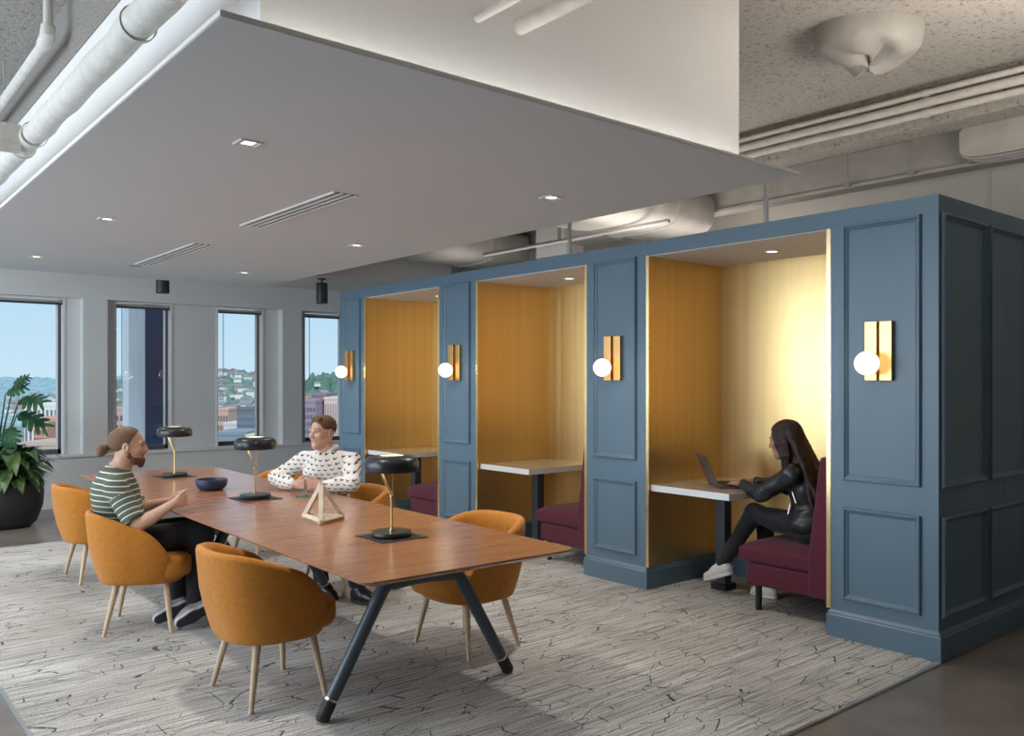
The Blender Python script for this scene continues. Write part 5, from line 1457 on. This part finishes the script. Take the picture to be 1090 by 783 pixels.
hB = hill('near_hill', 'wooded hill seen in the rightmost window', 305, 460, 380, 640, [404, 398, 392, 393, 395], hz((.04, .12, .045), .20), seed=7)
# houses scattered over the hill
random.seed(21)
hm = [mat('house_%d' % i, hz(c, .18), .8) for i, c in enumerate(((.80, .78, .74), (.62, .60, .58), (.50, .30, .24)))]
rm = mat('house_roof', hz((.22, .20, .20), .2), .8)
house0 = None; hcount = 0
def house(loc, sc, rot, m):
    t = bpy.data.objects.new('house', house_me[m]); COL.objects.link(t); t.location = loc; t.scale = sc; t.rotation_euler = (0, 0, rot); return t
house_me = []
for i in range(3):
    q = MB().box(-.5, .5, -.5, .5, -.3, .62); q.add([(-.56, -.56, .62), (.56, -.56, .62), (.56, .56, .62), (-.56, .56, .62), (-.56, 0, 1.0), (.56, 0, 1.0)], [(0, 1, 5, 4), (2, 3, 4, 5), (0, 4, 3), (1, 2, 5), (0, 3, 2, 1)])
    o = q.build('house', hm[i]); o.data.materials.append(rm)
    for pl in o.data.polygons:
        if pl.index >= 6: pl.material_index = 1
    house_me.append(o.data); bpy.data.objects.remove(o)
for k in range(175):
    if k < 100: px = random.uniform(225, 282); v = random.uniform(.15, .97); P_ = hA(px, v); s_ = random.uniform(5, 9)
    elif k < 118: px = random.uniform(316, 362); v = random.uniform(.15, .93); P_ = hB(px, v); s_ = random.uniform(4, 6)
    elif k < 132: px = random.uniform(118, 134); v = random.uniform(.1, .8); P_ = hA(px, v); s_ = random.uniform(5, 8)
    else: px = random.uniform(10, 66); v = random.uniform(.05, .6); P_ = at(px, HY, 1200 + 500 * v); P_.z = GZ + 58 * (v * .9) ** .8; s_ = random.uniform(7, 14)
    o = house(P_, (s_, s_ * random.uniform(.8, 1.4), s_ * random.uniform(.6, .9)), random.uniform(0, PI), random.choice((0, 0, 0, 1, 2)))
    where = 'third' if k < 100 else ('rightmost' if k < 118 else ('second' if k < 132 else 'leftmost'))
    tag(o, 'tiny house with pitched roof on the distant hill, through the %s window' % where, 'house', 'houses on the hill behind the %s window' % where)

def building(p0, p1, ptop, D, depth, col, label, kind='grid', nx=5, nz=8, wcol=(.05, .07, .10), lit=None):
    a, b = at(p0, HY, D), at(p1, HY, D); z1 = EYE + D * (HY - ptop) / FPX
    t = thing('building', label, 'building', ((a.x + b.x) / 2, (a.y + b.y) / 2, GZ), 'city buildings outside the windows')
    d = (b - a); w = d.length; d.normalize(); n = Vector((-d.y, d.x, 0)); n = n if n.y > 0 else -n
    c = (a + b) / 2 + n * (depth / 2); c.z = (GZ + z1) / 2
    wall_m = mat('facade_%d_%d' % (p0, ptop), col, .85)
    MB().obox(c, d, n, (0, 0, 1), w / 2, depth / 2, (z1 - GZ) / 2).build('walls', wall_m, t)
    MB().obox((c.x, c.y, z1 + .4), d, n, (0, 0, 1), w / 2 + .15, depth / 2 + .15, .5).build('parapet', wall_m, t)
    q = MB(); a0 = Vector((a.x, a.y, 0)); zlo = EYE + D * (HY - 500) / FPX
    H = z1 - zlo
    for i in range(nx):
        u = (i + .5) / nx * w
        if kind == 'strip':
            cc = a0 + d * u - n * .06; q.obox((cc.x, cc.y, (zlo + z1 - 1.5) / 2), d, n, (0, 0, 1), w / nx * .24, .1, (z1 - 1.5 - zlo) / 2)
        else:
            for j in range(nz):
                zz = z1 - 1.2 - (j + .5) * H / nz * .97; cc = a0 + d * u - n * .06
                q.obox((cc.x, cc.y, zz), d, n, (0, 0, 1), w / nx * .28, .1, H / nz * .26)
    q.build('windows', mat('city_glass_%d' % int(wcol[2] * 100), wcol, .3), t)
    return t
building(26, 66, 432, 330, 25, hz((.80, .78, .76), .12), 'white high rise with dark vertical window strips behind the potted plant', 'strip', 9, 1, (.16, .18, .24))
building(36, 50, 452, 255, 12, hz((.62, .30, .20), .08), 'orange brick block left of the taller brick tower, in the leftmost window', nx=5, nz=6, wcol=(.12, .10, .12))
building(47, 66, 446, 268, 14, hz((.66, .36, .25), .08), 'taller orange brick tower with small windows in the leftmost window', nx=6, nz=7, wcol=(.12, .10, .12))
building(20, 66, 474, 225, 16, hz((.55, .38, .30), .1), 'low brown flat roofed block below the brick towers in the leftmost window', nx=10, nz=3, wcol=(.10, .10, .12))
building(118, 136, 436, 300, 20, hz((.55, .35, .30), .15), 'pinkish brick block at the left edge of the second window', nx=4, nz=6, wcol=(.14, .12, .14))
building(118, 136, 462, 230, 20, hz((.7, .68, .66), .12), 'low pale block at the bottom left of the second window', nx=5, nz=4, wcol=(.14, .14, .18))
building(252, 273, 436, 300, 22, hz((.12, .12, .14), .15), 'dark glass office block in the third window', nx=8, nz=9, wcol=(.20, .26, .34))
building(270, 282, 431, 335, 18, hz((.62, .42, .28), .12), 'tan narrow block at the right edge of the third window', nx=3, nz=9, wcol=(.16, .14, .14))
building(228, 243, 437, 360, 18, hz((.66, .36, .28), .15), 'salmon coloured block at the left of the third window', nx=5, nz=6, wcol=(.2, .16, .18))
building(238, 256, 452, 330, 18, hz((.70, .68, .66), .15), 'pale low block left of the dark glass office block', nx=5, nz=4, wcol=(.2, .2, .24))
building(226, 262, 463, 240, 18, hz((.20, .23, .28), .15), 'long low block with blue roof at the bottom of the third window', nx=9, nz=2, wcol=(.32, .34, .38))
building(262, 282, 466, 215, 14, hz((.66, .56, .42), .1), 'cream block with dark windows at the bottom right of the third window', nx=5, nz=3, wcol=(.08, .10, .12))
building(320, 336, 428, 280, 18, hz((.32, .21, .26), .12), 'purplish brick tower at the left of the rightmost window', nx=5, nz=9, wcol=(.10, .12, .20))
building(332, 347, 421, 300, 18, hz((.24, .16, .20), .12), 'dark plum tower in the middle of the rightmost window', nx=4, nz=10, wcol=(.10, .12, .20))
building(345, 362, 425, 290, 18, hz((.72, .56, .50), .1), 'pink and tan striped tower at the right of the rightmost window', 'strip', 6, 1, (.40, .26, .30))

# the building's own outer column with dark glazing, close outside the second window
t = thing('facade_column', 'pale concrete facade column with dark glazing just outside the second window', 'column', (4.0, 13.0, GZ * 0 - 3))
a, b, c_ = at(136, HY, 14.2), at(151, HY, 14.2), at(178, HY, 14.2)
x0 = 14.0
pa, pb, pc = [at(px, HY, 1) - Vector((0, 0, 0)) for px in (137.5, 152, 180)]
def on_y(px, y): r = at(px, HY, 1.0); k = y / r.y; return r.x * k
ya = 13.0
MB().box(on_y(137.0, ya), on_y(152.5, ya), ya, ya + .30, -4, 9).build('concrete_fin', mat('pale_concrete', (.86, .84, .88), .8, vary=.06, vscale=3, stretch=(5, 5, .5)), t)
MB().box(on_y(152.5, ya), on_y(154.0, ya), ya - .02, ya + .30, -4, 9).build('edge_mullion', mat('pale_mullion', (.75, .75, .80), .5), t)
MB().box(on_y(154.0, ya), on_y(184, ya), ya + .04, ya + .30, -4, 9).build('dark_glazing', mat('dark_glazing', (.060, .060, .115), .35), t)
MB().box(on_y(154.0, ya), on_y(184, ya), ya + .02, ya + .05, -4, .12 + .55).build('spandrel', mat('spandrel_navy', (.030, .040, .12), .35), t)
